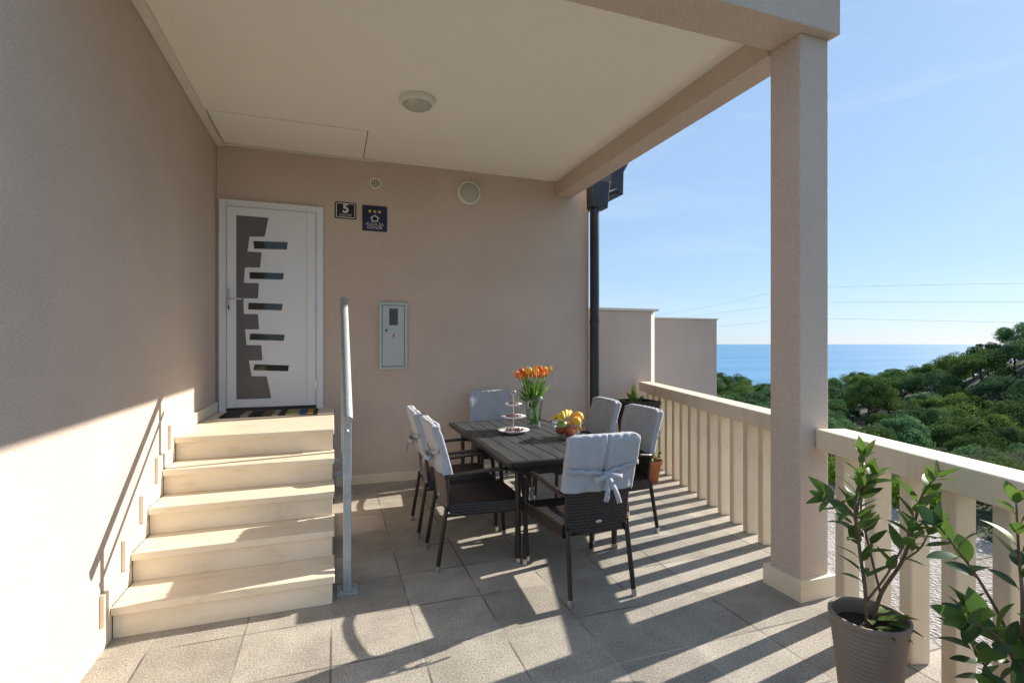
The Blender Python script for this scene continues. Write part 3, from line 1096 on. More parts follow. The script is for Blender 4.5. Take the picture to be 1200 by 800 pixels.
MB().prism_y([(-.008, .0), (.004, .025), (.014, .025), (.006, .008), (.016, .008), (-.004, -.04), (.0, -.008), (-.012, -.008)][::-1], -.0285, -.0272).build('warning_mark', 'red', dr)

# ---- door mat
a, b = Vector((-1.0, 5.36, LAND)), 0
dm = MB().box(-.42, .42, -.19, .19, 0, .014)
dmo = dm.build('door_mat', 'mat', bevel=.004, loc=(-.56, 5.45, LAND + .001))
tag(dmo, 'multicoloured striped door mat on the landing at the front door', 'mat')


# ------------------------------------------------------------------ furniture
def wicker_grid(mb, fn, rows, cols, amp=.0035, sub=4):
    """fn(u, v) -> (point, normal); rows strands across, woven over and under the uprights"""
    nv, nu = rows * sub, cols * 2

    def g(u, v):
        p, nn = fn(u, v)
        r_ = v * rows
        k = math.sin(math.pi * (r_ % 1))
        ph = (int(min(r_, rows - 1e-6)) % 2) * math.pi
        wv = .5 + .5 * math.sin(math.pi * u * cols + ph)
        return Vector(p) + Vector(nn) * amp * (k * (.45 + .75 * wv))
    mb.grid(g, nu, nv)


def back_y(z):
    return -.245 - .105 * max(0, z - .42) / .56 - .02 * math.sin(math.pi * min(1, max(0, (z - .42) / .56))) * -1


def make_chair(label):
    t = thing('wicker_chair', label, 'chair', group='wicker chairs around the table')
    # legs
    for sx in (-1, 1):
        fl_ = MB()
        fl_.tube([(sx * .262, .315, .03), (sx * .258, .305, .25), (sx * .255, .295, .46), (sx * .255, .285, .585), (sx * .254, .262, .628)], [.0155, .016, .0165, .0165, .0165], 10)
        lo = fl_.build('leg', 'espresso', t, auto=50)
        MB().tube([(sx * .2622, .3158, 0), (sx * .262, .315, .042)], .0172, 12).build('foot_cap', 'cap', lo, auto=50)
        rl = MB()
        rl.tube([(sx * .215, -.315, .03), (sx * .208, -.285, .22), (sx * .202, -.252, .425)], .0155, 10)
        lo = rl.build('leg', 'espresso', t, auto=50)
        MB().tube([(sx * .2152, -.3185, 0), (sx * .215, -.314, .042)], .0172, 12).build('foot_cap', 'cap', lo, auto=50)
        # armrest: from the front leg up and back in a flat wicker-wrapped bow
        ar = MB()
        pts = [(sx * .254, .272, .60), (sx * .254, .255, .640), (sx * .255, .215, .662), (sx * .257, .12, .672), (sx * .256, 0, .668), (sx * .25, -.12, .657), (sx * .238, -.22, .645), (sx * .208, back_y(.64) + .01, .64)]
        fine = []
        for i in range(len(pts) - 1):
            for k in range(5):
                fine.append(Vector(pts[i]).lerp(Vector(pts[i + 1]), k / 5))
        fine.append(Vector(pts[-1]))
        rad = [.0235 + .0018 * (i % 2) for i in range(len(fine))]
        ar.tube(fine, rad, 10, flat=.55)
        ar.build('armrest', 'wicker', t, auto=60)
        # side brace under the seat
    br = MB()
    for sx in (-1, 1):
        br.tube([(sx * .212, -.262, .375), (sx * .256, .302, .375)], .010, 8)
    br.tube([(-.256, .30, .375), (.256, .30, .375)], .010, 8)
    br.build('seat_frame', 'espresso', t, auto=50)
    # seat: woven top with a woven apron round it
    st_ = MB()

    def top(u, v):
        y = lerp(-.235, .29, v)
        w = lerp(.225, .262, v)
        s2 = .012 * math.sin(math.pi * v) * math.sin(math.pi * u)
        return Vector((lerp(-w, w, u), y, .448 - s2)), (0, 0, 1)
    wicker_grid(st_, top, 26, 22, .006)

    def front(u, v):
        return Vector((lerp(-.262, .262, u), .292 + .006 * math.sin(math.pi * v), lerp(.375, .449, v))), (0, 1, 0)
    wicker_grid(st_, lambda u, v: front(1 - u, v), 4, 22, .006)
    for sx in (-1, 1):
        def side(u, v, sx=sx):
            y = lerp(-.235, .292, u)
            return Vector((sx * lerp(.226, .263, u), y, lerp(.372, .449, v))), (sx, 0, 0)
        wicker_grid(st_, (lambda u, v, sx=sx: side(u if sx > 0 else 1 - u, v, sx)), 4, 22, .006)
    st_.box(-.222, .222, -.225, .28, .378, .436)
    st_.build('seat', 'wicker', t, smooth=True)
    # backrest: woven front and rear faces, rounded rim
    bk = MB()

    def bw(z):
        return lerp(.200, .213, (z - .41) / .57)

    def rear(u, v):
        z = lerp(.405, .965, v)
        w = bw(z)
        x = lerp(-w, w, u)
        return Vector((x, back_y(z) - .008 + .03 * (x / .24) ** 2 * .6, z)), (0, -1, 0)

    def frontf(u, v):
        z = lerp(.405, .965, v)
        w = bw(z)
        x = lerp(w, -w, u)
        return Vector((x, back_y(z) + .010 + .03 * (x / .24) ** 2 * .6, z)), (0, 1, 0)
    wicker_grid(bk, rear, 29, 18, .0075)
    wicker_grid(bk, frontf, 29, 18, .0075)
    bko = bk.build('backrest', 'wicker', t, smooth=True)
    rim_ = []
    for z in [.40 + .57 * k / 12 for k in range(13)]:
        rim_.append((-bw(z), back_y(z) + .014, z))
    for k in range(1, 9):
        x = lerp(-bw(.97), bw(.97), k / 9)
        rim_.append((x, back_y(.972) + .018 * (x / .24) ** 2, .972 + .006 * math.sin(math.pi * k / 9)))
    for z in [.97 - .57 * k / 12 for k in range(13)]:
        rim_.append((bw(z), back_y(z) + .014, z))
    rm = MB()
    rm.tube(rim_, .014, 8)
    rm.tube([(-bw(.405), back_y(.405) + .018, .405), (0, back_y(.405), .402), (bw(.405), back_y(.405) + .018, .405)], .0165, 8)
    rm.build('rim', 'wicker', bko, auto=60)
    MB().ball((.0, back_y(.46) - .0185, .463), .024, 16, 8, 0, (1, .18, .42)).build('badge', 'cap', bko, smooth=True)
    return t


def make_cover(chair, seed, pleat=.5, knot=True):
    """pillowcase-like cotton cover slipped over the top of the backrest, split behind and tied with a bow"""
    rng = random.Random(seed)
    off = Vector((seed * 3.1, seed * 1.7, 0))
    mb = MB()
    NU, NV = 104, 34
    z0, z1 = .655, .998

    def prof(u):
        # rounded rectangle around the backrest: u in 0..1, starting at the rear centre, going to +x
        per = [(0, -1), (1, -1), (1, 1), (-1, 1), (-1, -1), (0, -1)]
        lens = [1, .16, 2, .16, 1]
        tot = sum(lens)
        s_ = u * tot
        for i, L in enumerate(lens):
            if s_ <= L or i == 4:
                f_ = s_ / L
                a, b = per[i], per[i + 1]
                return lerp(a[0], b[0], f_), lerp(a[1], b[1], f_)
            s_ -= L

    def fn(u, v):
        X, Y_ = prof(u % 1.0)
        z = lerp(z0, z1, min(1, v / .86))
        hw_ = .240 - .005 * math.sin(math.pi * v)
        th = .031
        if v > .86:
            k = (v - .86) / .14
            th *= math.cos(k * math.pi / 2) * .97 + .03
            z = z1 + .012 * math.sin(k * math.pi / 2)
            hw_ -= .012 * k * k
        corner = 1 - .035 * (abs(X) ** 8)
        x = X * hw_
        zz = z - .022 * abs(X) ** 10 * sstep(.6, 1, v)
        yy = back_y(min(z, .97)) + .001 + Y_ * th * corner + .03 * (x / .24) ** 2 * .6
        p = Vector((x, yy, zz))
        q = Vector((x * 7, Y_ * 1.3, zz * 5)) + off
        nz = mnoise.noise(q) * .006 + mnoise.noise(q * 2.7) * .0035 + mnoise.noise(q * 6) * .0015
        # puckers running down from the top seam
        nz += .0045 * math.sin(x * 95 + seed + 3 * mnoise.noise(q)) * sstep(.62, .98, v)
        # hem ripple
        nz += .006 * math.sin(x * 38 + seed * 2) * (1 - sstep(0, .3, v))
        nn = Vector((X * abs(X) ** 6 * .8, Y_, 0))
        p += nn * nz
        # the split down the middle of the rear face
        if Y_ < -.8:
            p.y += .020 * math.exp(-((x - .006) / .007) ** 2) * (1 - sstep(.86, .97, v))
            p.y -= .006 * math.exp(-((abs(x - .006) - .022) / .012) ** 2)
            # cinched where the tie runs
            p.y += .008 * math.exp(-((v - .34) / .07) ** 2)
        return p
    mb.grid(fn, NU, NV, 0, True)
    cv = mb.build('back_cover', 'fabric', chair, smooth=True)
    sd = cv.modifiers.new('Thickness', 'SOLIDIFY')
    sd.thickness = .003
    # tie band and bow
    zt = z0 + (z1 - z0) * .34
    tb = MB()
    N = 22
    W = .016

    def ribbon(path, w, mi=0, twist=0.):
        vs2, fs2 = [], []
        for i, (p, wd) in enumerate(path):
            p, wd = Vector(p), Vector(wd).normalized()
            vs2 += [p + wd * w, p - wd * w]
        for i in range(len(path) - 1):
            fs2.append((2 * i, 2 * i + 2, 2 * i + 3, 2 * i + 1))
        tb.add(vs2, fs2, mi)
    for sx in (-1, 1):
        path = []
        for i in range(N + 1):
            x = sx * lerp(.243, .012, i / N)
            zz = zt + .045 * (1 - i / N) ** 1.0 * (1 if sx > 0 else .55) + .004 * math.sin(i * .8 + seed)
            yy = back_y(zz) - .039 + .03 * (x / .24) ** 2 * .6 - .010 * sstep(.7, 1, i / N)
            path.append(((x, yy, zz), (0.05 * math.sin(i + seed), 0, 1)))
        ribbon(path, W * .8)
    kx, kz = 0.008, zt - .004
    ky = back_y(zt) - .055
    for sx, ln, dz in ((-1, .085, -.03), (1, .10, -.022)):
        path = []
        for i in range(17):
            a = math.pi * 2 * i / 16
            r_ = ln * .5 * (1 - math.cos(a))
            path.append(((kx + sx * r_, ky - .022 * math.sin(a) - .006, kz + dz * r_ / ln + .002), (sx * .15, .1, 1)))
        ribbon(path, W)
    for sx, ln, tilt in ((1, .175 + .03 * rng.random(), .40), (-1, .12 + .05 * rng.random(), -.28 + .2 * rng.random())):
        path = []
        for i in range(9):
            f_ = i / 8
            path.append(((kx + tilt * ln * f_, ky - .012 - .018 * math.sin(f_ * 3) - .01 * f_, kz - ln * f_ * .95), (1, .25 * math.sin(f_ * 4 + seed), .35 * (1 if tilt > 0 else -1))))
        ribbon(path, W * .95)
    tbo = tb.build('tie_bow', 'fabric', cv, smooth=True)
    sd = tbo.modifiers.new('Thickness', 'SOLIDIFY')
    sd.thickness = .0025
    kn = MB().ball((kx, ky - .008, kz), .019, 12, 8, 0, (1, .7, 1)).build('knot', 'fabric', cv, smooth=True)
    return cv


CH = [
    ((1.527, 3.005), 0, 'dark wicker chair with covered back turned to the camera, at the near table end'),
    ((.985, 3.62), -90, 'dark wicker chair on the stair side of the table, the one nearer the camera'),
    ((.965, 4.26), -92, 'dark wicker chair on the stair side of the table, the one nearer the rear wall'),
    ((2.185, 3.73), 91, 'dark wicker chair on the railing side of the table, the one nearer the column'),
    ((2.20, 4.40), 88, 'dark wicker chair on the railing side, in front of the tall black planter'),
    ((1.69, 5.27), 180, 'dark wicker chair against the rear wall at the far table end'),
]
chair0 = make_chair(CH[0][2])
chairs = []
for i, ((x, y), rz, lab) in enumerate(CH):
    c = chair0 if i == 0 else copy_tree(chair0)
    c['label'] = lab
    c.location = (x, y, 0)
    c.rotation_euler = (0, 0, R(rz))
    chairs.append(c)
for i, c in enumerate(chairs):
    make_cover(c, i + 1)

# ---- table
TX0, TX1, TY0, TY1, TZ = 1.115, 2.12, 3.23, 5.10, .74
tb_ = thing('dining_table', 'dark slatted garden table with fruit bowl, tulips and cake stand on it', 'table', ((TX0 + TX1) / 2, (TY0 + TY1) / 2, 0))
hx_, hy_ = (TX1 - TX0) / 2, (TY1 - TY0) / 2
sl = MB()
ns = 8
iw = 2 * (hx_ - .035)
for k in range(ns):
    x0 = -hx_ + .035 + iw * k / ns
    sl.box(x0 + .0035, x0 + iw / ns - .0035, -hy_ + .037, hy_ - .037, TZ - .022, TZ - .0005 * (k % 3))
sl.build('tabletop', 'wood_black', tb_, bevel=.0025)
em = MB()
em.box(-hx_, -hx_ + .034, -hy_, hy_, TZ - .04, TZ + .001).box(hx_ - .034, hx_, -hy_, hy_, TZ - .04, TZ + .001)
em.box(-hx_ + .035, hx_ - .035, -hy_, -hy_ + .034, TZ - .04, TZ + .001).box(-hx_ + .035, hx_ - .035, hy_ - .034, hy_, TZ - .04, TZ + .001)
em.build('edge_frame', 'wicker', tb_, bevel=.008)
ap = MB()
for (p0, p1, nn) in (((-hx_ + .1, -hy_ + .1), (hx_ - .1, -hy_ + .1), (0, -1, 0)), ((hx_ - .1, hy_ - .1), (-hx_ + .1, hy_ - .1), (0, 1, 0)),
                     ((-hx_ + .1, hy_ - .1), (-hx_ + .1, -hy_ + .1), (-1, 0, 0)), ((hx_ - .1, -hy_ + .1), (hx_ - .1, hy_ - .1), (1, 0, 0))):
    wicker_grid(ap, lambda u, v, p0=p0, p1=p1, nn=nn: (Vector((lerp(p0[0], p1[0], u), lerp(p0[1], p1[1], u), lerp(TZ - .12, TZ - .03, v))), nn), 9, 60, .004)
ap.build('apron', 'wicker', tb_, smooth=True)
for sx in (-1, 1):
    for sy in (-1, 1):
        lg = MB().tube([(sx * (hx_ - .115), sy * (hy_ - .13), .03), (sx * (hx_ - .115), sy * (hy_ - .13), TZ - .04)], .021, 14)
        lo = lg.build('leg', 'wicker', tb_, auto=50)
        MB().tube([(sx * (hx_ - .115), sy * (hy_ - .13), 0), (sx * (hx_ - .115), sy * (hy_ - .13), .04)], .027, 14).build('foot_cap', 'cap', lo, auto=50)

# ---- vase with tulips
VX, VY = 1.83, 4.55
vase = thing('glass_vase', 'tall flared clear glass vase holding the tulips on the table', 'vase', (VX, VY, TZ + .002))
MB().lathe([(.0005, 0), (.060, 0), (.064, .006), (.068, .06), (.075, .15), (.086, .24), (.096, .30), (.093, .30), (.083, .24), (.072, .15), (.064, .06), (.058, .03), (.0005, .028)], seg=40).build('vessel', 'glass', vase, smooth=True)
MB().lathe([(.0005, .029), (.057, .031), (.063, .06), (.0705, .14), (.0735, .17), (.0005, .17)], seg=36).build('vase_water', 'vase_water', vase, smooth=True)
rng = random.Random(5)


def make_tulip(kind, head, foot, tilt):
    names = {'orange': 'orange tulip in bloom in the glass vase', 'yellow': 'yellow tulip in bloom in the glass vase', 'red': 'red tulip in bloom in the glass vase'}
    t = thing('tulip', names[kind], 'tulip', (VX, VY, TZ + .002), group=kind + ' tulips in the vase')
    foot, head = Vector(foot), Vector(head)
    mid = foot.lerp(head, .5) + Vector((0, 0, .02)) + (head - foot).cross(Vector((0, 0, 1))) * .05
    pts = [foot.lerp(mid, k / 4) .lerp(mid.lerp(head, k / 4), k / 4) for k in range(5)]
    MB().tube(pts, .0038, 7).build('stem', 'stem_green', t, smooth=True)
    ax = (pts[-1] - pts[-3]).normalized()
    q = ax.to_track_quat('Z', 'Y')
    bl = MB()
    sc = rng.uniform(1.0, 1.22)
    opn = rng.uniform(.7, 1.15)
    for k in range(6):
        a0 = math.pi * 2 * k / 6 + rng.uniform(-.1, .1)
        inner = .86 if k % 2 else 1

        def pet(u, v, a0=a0, inner=inner):
            wdt = math.sin(math.pi * min(1, v * .93 + .07) ** .8) ** .7
            a = a0 + (u - .5) * 1.35 * wdt
            r_ = .0265 * sc * inner * math.sin(math.pi * min(1, .12 + v * (.62 + .12 / opn))) ** .75 * opn ** .5 * (1 + .12 * v * (opn - .8))
            return head + q @ Vector((r_ * math.cos(a), r_ * math.sin(a), sc * (.056 * v - .004 + .004 * math.cos((u - .5) * 3))))
        bl.grid(pet, 5, 7)
    bl.build('bloom', 'tulip_' + kind, t, smooth=True)
    lf = MB()
    for k in range(3):
        s0 = pts[1].lerp(pts[2], rng.random())
        dd = (ax + Vector((rng.uniform(-.5, .5), rng.uniform(-.5, .5), rng.uniform(-.1, .2)))).normalized()
        lf.leaf(s0, dd, (rng.uniform(-1, 1), rng.uniform(-1, 1), .3), rng.uniform(.17, .25), rng.uniform(.022, .036), rng.uniform(.05, .35), .4, 0, .4, 7)
    lf.build('leaves', 'tulip_leaf', t, smooth=True)
    return t


kinds = ['yellow', 'orange', 'red', 'orange', 'yellow', 'orange', 'red', 'yellow', 'orange', 'red', 'orange', 'red', 'yellow', 'orange', 'red', 'orange', 'yellow', 'orange', 'yellow', 'red', 'orange', 'yellow', 'orange']
for k, kd in enumerate(kinds):
    a = 2.4 * k + .3
    r_ = .036 + .118 * math.sqrt((k + .5) / len(kinds))
    hz_ = .505 - .9 * (r_ - .08) ** 2 * 3 + rng.uniform(-.03, .025) + (.02 if kd == 'yellow' else 0)
    make_tulip(kd, (r_ * math.cos(a), r_ * math.sin(a), hz_), (.035 * math.cos(a + 2.8), .035 * math.sin(a + 2.8), .04), 0)

# ---- cake stand and cherries
CX, CY = 1.535, 4.31
stand = thing('cake_stand', 'three tier white cake stand holding dark cherries on the table', 'cake stand', (CX, CY, TZ + .002))
tiers = [(.145, .012), (.112, .135), (.078, .245)]
for rr, zz in tiers:
    MB().lathe([(.012, zz), (rr * .6, zz), (rr * .78, zz + .003), (rr, zz + .016), (rr * .995, zz + .020), (rr * .77, zz + .008), (rr * .6, zz + .0055), (.012, zz + .0055)], seg=40).build('plate', 'china', stand, smooth=True)
MB().lathe([(.0005, 0), (.06, 0), (.058, .010), (.0005, .0115)], seg=28).build('base', 'china', stand, auto=40)
MB().tube([(0, 0, .012), (0, 0, .33)], .0045, 10).build('rod', 'metal', stand, auto=50)
hd = [(0.022 * math.sin(a), 0, .345 - .02 * math.cos(a) + .012) for a in [math.pi * 2 * k / 18 for k in range(19)]]
MB().tube(hd, .0032, 8).build('ring_handle', 'metal', stand, smooth=True)
crng = random.Random(11)
ch_me = MB().ball((0, 0, 0), .0105, 10, 7).mesh('cherry', 'cherry', True)
stem_me = MB().tube([(0, 0, .009), (.004, .002, .022), (.012, .003, .034)], .0009, 5).mesh('stem', 'stem_green', True)
for ti, (rr, zz) in enumerate(tiers):
    pos = []
    want = [22, 16, 11][ti]
    guard = 0
    while len(pos) < want and guard < 4000:
        guard += 1
        a, q = crng.uniform(0, 6.283), crng.uniform(.02, rr * .60)
        p = Vector((q * math.cos(a), q * math.sin(a), zz + .0165))
        if all((p - o_).length > .0208 for o_ in pos):
            pos.append(p)
    nm = ['bottom', 'middle', 'top'][ti]
    for p in pos:
        o = bpy.data.objects.new('cherry', ch_me)
        COL.objects.link(o)
        o.location = Vector((CX, CY, TZ + .002)) + p
        o.rotation_euler = (crng.uniform(-1, 1), crng.uniform(-1, 1), crng.uniform(0, 6))
        tag(o, 'dark red cherry lying on the %s tier of the cake stand' % nm, 'cherry', 'cherries on the %s tier' % nm)

# ---- fruit bowl
BX, BY = 1.895, 3.93
FS = 1.14                                      # size of the bowl and its fruit
bowl = tag(MB().lathe([(.0005, 0), (.055, 0), (.060, .004), (.085, .028), (.118, .07), (.142, .118), (.139, .119), (.113, .071), (.08, .032), (.055, .010), (.0005, .008)], seg=44).build('fruit_bowl', 'glass', smooth=True, loc=(BX, BY, TZ + .002)),
           'clear glass bowl full of fruit on the table', 'bowl')
bowl.scale = (FS, FS, FS)


def fruit(name, label, cat, mat, p, r_, sq=(1, 1, 1), stem=True, group=None):
    mb = MB()

    def fn(u, v):
        a, b = 2 * math.pi * u, math.pi * v
        dip = .13 * math.exp(-((math.pi - b) / .28) ** 2) + .07 * math.exp(-(b / .28) ** 2)
        rr = r_ * (1 - dip) * (1 + .02 * math.sin(a * 3 + r_ * 900))
        return Vector((math.sin(b) * math.cos(a) * rr * sq[0], math.sin(b) * math.sin(a) * rr * sq[1], -math.cos(b) * rr * sq[2]))
    mb.grid(fn, 22, 14, 0, True)
    o = mb.build(name, mat, smooth=True, loc=Vector((BX, BY, TZ + .002)) + Vector(p) * FS)
    o.scale = (FS, FS, FS)
    tag(o, label, cat, group)
    if stem:
        MB().tube([(0, 0, r_ * sq[2] * .84), (.002, .001, r_ * sq[2] * 1.0), (.006, .002, r_ * sq[2] * 1.12)], .0022, 6).build('stalk', 'bark', o, smooth=True)
    return o


fruit('apple', 'red apple at the front of the glass fruit bowl', 'apple', 'apple', (-.012, -.052, .062), .042)
fruit('apple', 'red apple low at the stair side of the glass fruit bowl', 'apple', 'apple', (-.066, -.006, .066), .038)
fruit('apple', 'red apple hidden deep behind the others in the glass fruit bowl', 'apple', 'apple', (.012, .062, .066), .042)
fruit('orange', 'round orange lying at the column side edge of the fruit bowl', 'orange', 'lemon', (.095, .02, .148), .041, stem=False)
fruit('orange', 'round orange resting above the red apple in the fruit bowl', 'orange', 'lemon', (.040, -.052, .124), .040, stem=False)
fruit('orange', 'round orange low inside the railing side of the fruit bowl', 'orange', 'lemon', (.068, -.004, .070), .039, stem=False)
fruit('pear', 'green pear leaning on the stair side rim of the fruit bowl', 'pear', 'green_fruit', (-.078, -.060, .112), .034, (1.25, .9, .85))


def banana(label, p, rz, rx, s=1.0):
    pts, rad = [], []
    for k in range(13):
        t = k / 12
        a = lerp(-1.0, 1.0, t)
        pts.append((.085 * math.sin(a) * 1.05, 0, .085 * (math.cos(a) - 1)))
        rad.append(.0165 * (min(1, .25 + 3.0 * math.sin(math.pi * (t * .9 + .05)) ** 1.0 * .35 + .05)) * (1 if .08 < t < .95 else .45) * s)
    mb = MB().tube(pts, rad, 7)
    o = mb.build('banana', 'banana', smooth=True, loc=Vector((BX, BY, TZ + .002)) + Vector(p) * FS)
    o.scale = (FS, FS, FS)
    o.rotation_euler = (rx, 0, rz)
    MB().tube([pts[0], Vector(pts[0]) + Vector((-.012, 0, -.014))], .0045, 6).build('tip', 'bark', o)
    return tag(o, label, 'banana', 'bananas in the fruit bowl')


for k, (dx, dy, dz, rz, rx) in enumerate([(-.085, -.01, .170, 1.25, -.55), (-.052, -.012, .188, 1.15, -.3), (-.018, -.004, .196, 1.05, -.05), (.016, .006, .190, .95, .22), (-.045, .055, .158, .6, .7)]):
    banana(['yellow banana on the stair side of the bunch', 'second yellow banana from the stair side of the bunch', 'yellow banana on top at the middle of the bunch',
            'yellow banana on the column side of the bunch', 'yellow banana lying behind the rest of the bunch'][k], (dx, dy, dz), rz, rx)

# ------------------------------------------------------------------ potted plants
def pot_shape(prof, mat, parent, name='pot', seg=44, ribs=0, smooth=True):
    mb = MB()
    if ribs:
        p2 = []
        for i in range(len(prof) - 1):
            (r0, z0), (r1, z1) = prof[i], prof[i + 1]
            nk = ribs if abs(z1 - z0) > .1 and r1 > r0 - .01 and i < 3 else 1
            for k in range(nk * 4):
                f_ = k / (nk * 4)
                p2.append((lerp(r0, r1, f_) + (  .0016 * math.sin(2 * math.pi * f_ * nk) if nk > 1 else 0), lerp(z0, z1, f_)))
        p2.append(prof[-1])
        prof = p2
    mb.lathe(prof, seg=seg)
    return mb.build(name, mat, parent, smooth=smooth)


def bez(pts, n_):
    out = []
    for i in range(len(pts) - 1):
        p0, p1, p2, p3 = pts[max(0, i - 1)], pts[i], pts[i + 1], pts[min(len(pts) - 1, i + 2)]
        for k in range(n_):
            t = k / n_
            out.append(.5 * ((2 * p1) + (p2 - p0) * t + (2 * p0 - 5 * p1 + 4 * p2 - p3) * t * t + (3 * p1 - p0 - 3 * p2 + p3) * t ** 3))
    out.append(pts[-1])
    return out


def plant(name, label, loc, potprof, potmat, soil_z, soil_r, stems, leafL, leafW, seed, mats=('leaf', 'leaf_young'), ribs=0, shape=.42, low=8, dens=1.0, smooth_pot=True, rim_seg=44):
    rng = random.Random(seed)
    t = thing(name, label, 'potted plant', loc)
    pot_shape(potprof, potmat, t, 'pot', rim_seg, ribs, smooth_pot)
    so = MB()

    def sfn(u, v):
        a = 2 * math.pi * u
        return Vector((soil_r * v * math.cos(a), soil_r * v * math.sin(a), soil_z + .012 * mnoise.noise(Vector((v * 5 * math.cos(a), v * 5 * math.sin(a), seed)))))
    so.grid(sfn, 28, 6, 0, True)
    so.build('soil', 'soil', t, smooth=True)
    br, lf = MB(), MB()
    for pts, r0, start, step in stems:
        P = bez([Vector(p) for p in pts], 8)
        n_ = len(P)
        br.tube(P, [lerp(r0, .0028, i / (n_ - 1)) for i in range(n_)], 8)
        # leaves in a spiral up the stem
        L = [0]
        for i in range(1, n_):
            L.append(L[-1] + (P[i] - P[i - 1]).length)
        s_ = L[-1] * start
        k = rng.randint(0, 5)
        while s_ < L[-1]:
            i = next((j for j in range(1, n_) if L[j] >= s_), n_ - 1)
            p = P[i - 1].lerp(P[i], (s_ - L[i - 1]) / max(1e-6, L[i] - L[i - 1]))
            ax = (P[i] - P[i - 1]).normalized()
            a = k * 2.4 + rng.uniform(-.4, .4)
            o1_ = ax.orthogonal().normalized()
            o2_ = ax.cross(o1_)
            out = o1_ * math.cos(a) + o2_ * math.sin(a)
            f_ = s_ / L[-1]
            d = (out + ax * lerp(.35, .95, f_) + Vector((0, 0, lerp(.0, .25, f_))) + Vector((rng.uniform(-.2, .2),) * 3)).normalized()
            sz = rng.uniform(.75, 1.15) * (1 if f_ < .92 else .75)
            mi = 1 if (f_ > .8 and rng.random() < .75) or rng.random() < .12 else 0
            b0 = p + d * .012
            br.tube([p, b0 + d * .006], .0013, 5)
            lf.leaf(b0, d, ax + Vector((0, 0, .8)) + Vector((rng.uniform(-.5, .5), rng.uniform(-.5, .5), 0)), leafL * sz, leafW * sz, rng.uniform(-.02, .35), rng.uniform(.1, .35), mi, shape, 7)
            s_ += step * rng.uniform(.7, 1.3) / dens
            k += 1
        for q in range(4):
            a = q * 1.6 + rng.random()
            ax = (P[-1] - P[-3]).normalized()
            o1_ = ax.orthogonal().normalized()
            o2_ = ax.cross(o1_)
            d = (ax + (o1_ * math.cos(a) + o2_ * math.sin(a)) * .7).normalized()
            lf.leaf(P[-1], d, ax, leafL * rng.uniform(.6, .95), leafW * rng.uniform(.6, .9), rng.uniform(0, .25), .25, 1 if rng.random() < .6 else 0, shape, 7)
    for q in range(low):
        a = rng.uniform(0, 6.28)
        rr = rng.uniform(.01, soil_r * .55)
        p = Vector((rr * math.cos(a), rr * math.sin(a), soil_z + rng.uniform(.01, .05)))
        d = Vector((math.cos(a + rng.uniform(-.6, .6)), math.sin(a), rng.uniform(.1, .9))).normalized()
        lf.leaf(p, d, (0, 0, 1), leafL * rng.uniform(.8, 1.15), leafW * rng.uniform(.8, 1.1), rng.uniform(.1, .6), .2, 0, shape, 7)
    br.build('stems', 'bark', t, smooth=True)
    lf.build('foliage', list(mats), t, smooth=True)
    return t


RT = Vector((FY, -FX, 0))       # to the right in the picture
FWD = Vector((FX, FY, 0))


def off(r_, d_, z_):
    return RT * r_ + FWD * d_ + Vector((0, 0, z_))


PX_M = 2.126 / F_PX
pp = lambda x, y, d_=0: off((x - 1020) * PX_M, d_, .40 - (y - 722) * PX_M)
potA = [(.085, .0), (.10, .004), (.140, .385), (.147, .395), (.147, .412), (.136, .412), (.130, .385), (.09, .03), (.0005, .03)]
stemsA = [
    ([pp(1018, 740, 0), pp(1012, 690, -.02), pp(1004, 645, -.03), pp(1000, 595, -.02), pp(1010, 560, 0), pp(1018, 538, .02)], .0085, .30, .030),
    ([pp(1026, 745, .02), pp(1040, 700, .03), pp(1064, 658, .02), pp(1074, 610, .0), pp(1078, 578, -.02), pp(1092, 556, -.03)], .0095, .52, .036),
    ([pp(1004, 640, -.03), pp(992, 606, -.07), pp(975, 584, -.10), pp(950, 573, -.12)], .005, .25, .036),
    ([pp(1040, 700, .03), pp(1036, 650, .08), pp(1030, 606, .10), pp(1036, 575, .10)], .0055, .42, .032),
    ([pp(1014, 700, -.02), pp(1024, 668, -.07), pp(1032, 640, -.10), pp(1048, 612, -.10)], .005, .45, .036),
    ([pp(1062, 660, .02), pp(1072, 640, -.03), pp(1080, 622, -.04)], .004, .35, .030),
    ([pp(1002, 620, -.02), pp(1016, 590, .04), pp(1034, 560, .05)], .004, .3, .03),
]
plant('potted_shrub', 'slender glossy leaved shrub in a taupe ribbed pot beside the column', (2.116, 1.507, 0), potA, 'pot_grey', .355, .126, stemsA, .112, .040, 4, ribs=20, low=9, dens=1.2)

PX2 = 1.643 / F_PX
qq = lambda x, y, d_=0: off((x - 1196) * PX2, d_, EYE - (y - 403) * PX2)
potB = [(.11, .0), (.125, .004), (.165, .30), (.172, .31), (.172, .325), (.16, .325), (.155, .30), (.11, .03), (.0005, .03)]
stemsB = [
    ([qq(1196, 850), qq(1192, 780, -.01), qq(1190, 700, -.02), qq(1186, 650, -.02), qq(1190, 590, 0)], .008, .62, .055),
    ([qq(1194, 800), qq(1184, 740, .02), qq(1160, 690, .03), qq(1136, 655, .03), qq(1110, 622, .03)], .006, .62, .05),
    ([qq(1194, 820), qq(1176, 775, -.04), qq(1150, 738, -.07), qq(1120, 715, -.09), qq(1100, 706, -.1)], .006, .35, .032),
    ([qq(1196, 830), qq(1204, 770, -.06), qq(1200, 730, -.10), qq(1196, 705, -.12)], .006, .3, .028),
    ([qq(1196, 830), qq(1180, 800, -.09), qq(1150, 780, -.13), qq(1118, 770, -.15)], .006, .3, .030),
    ([qq(1198, 830), qq(1225, 770, -.02), qq(1250, 700, .0), qq(1262, 640, 0)], .007, .3, .035),
    ([qq(1196, 840), qq(1170, 790, .05), qq(1160, 760, .08), qq(1165, 730, .1)], .005, .3, .03),
]
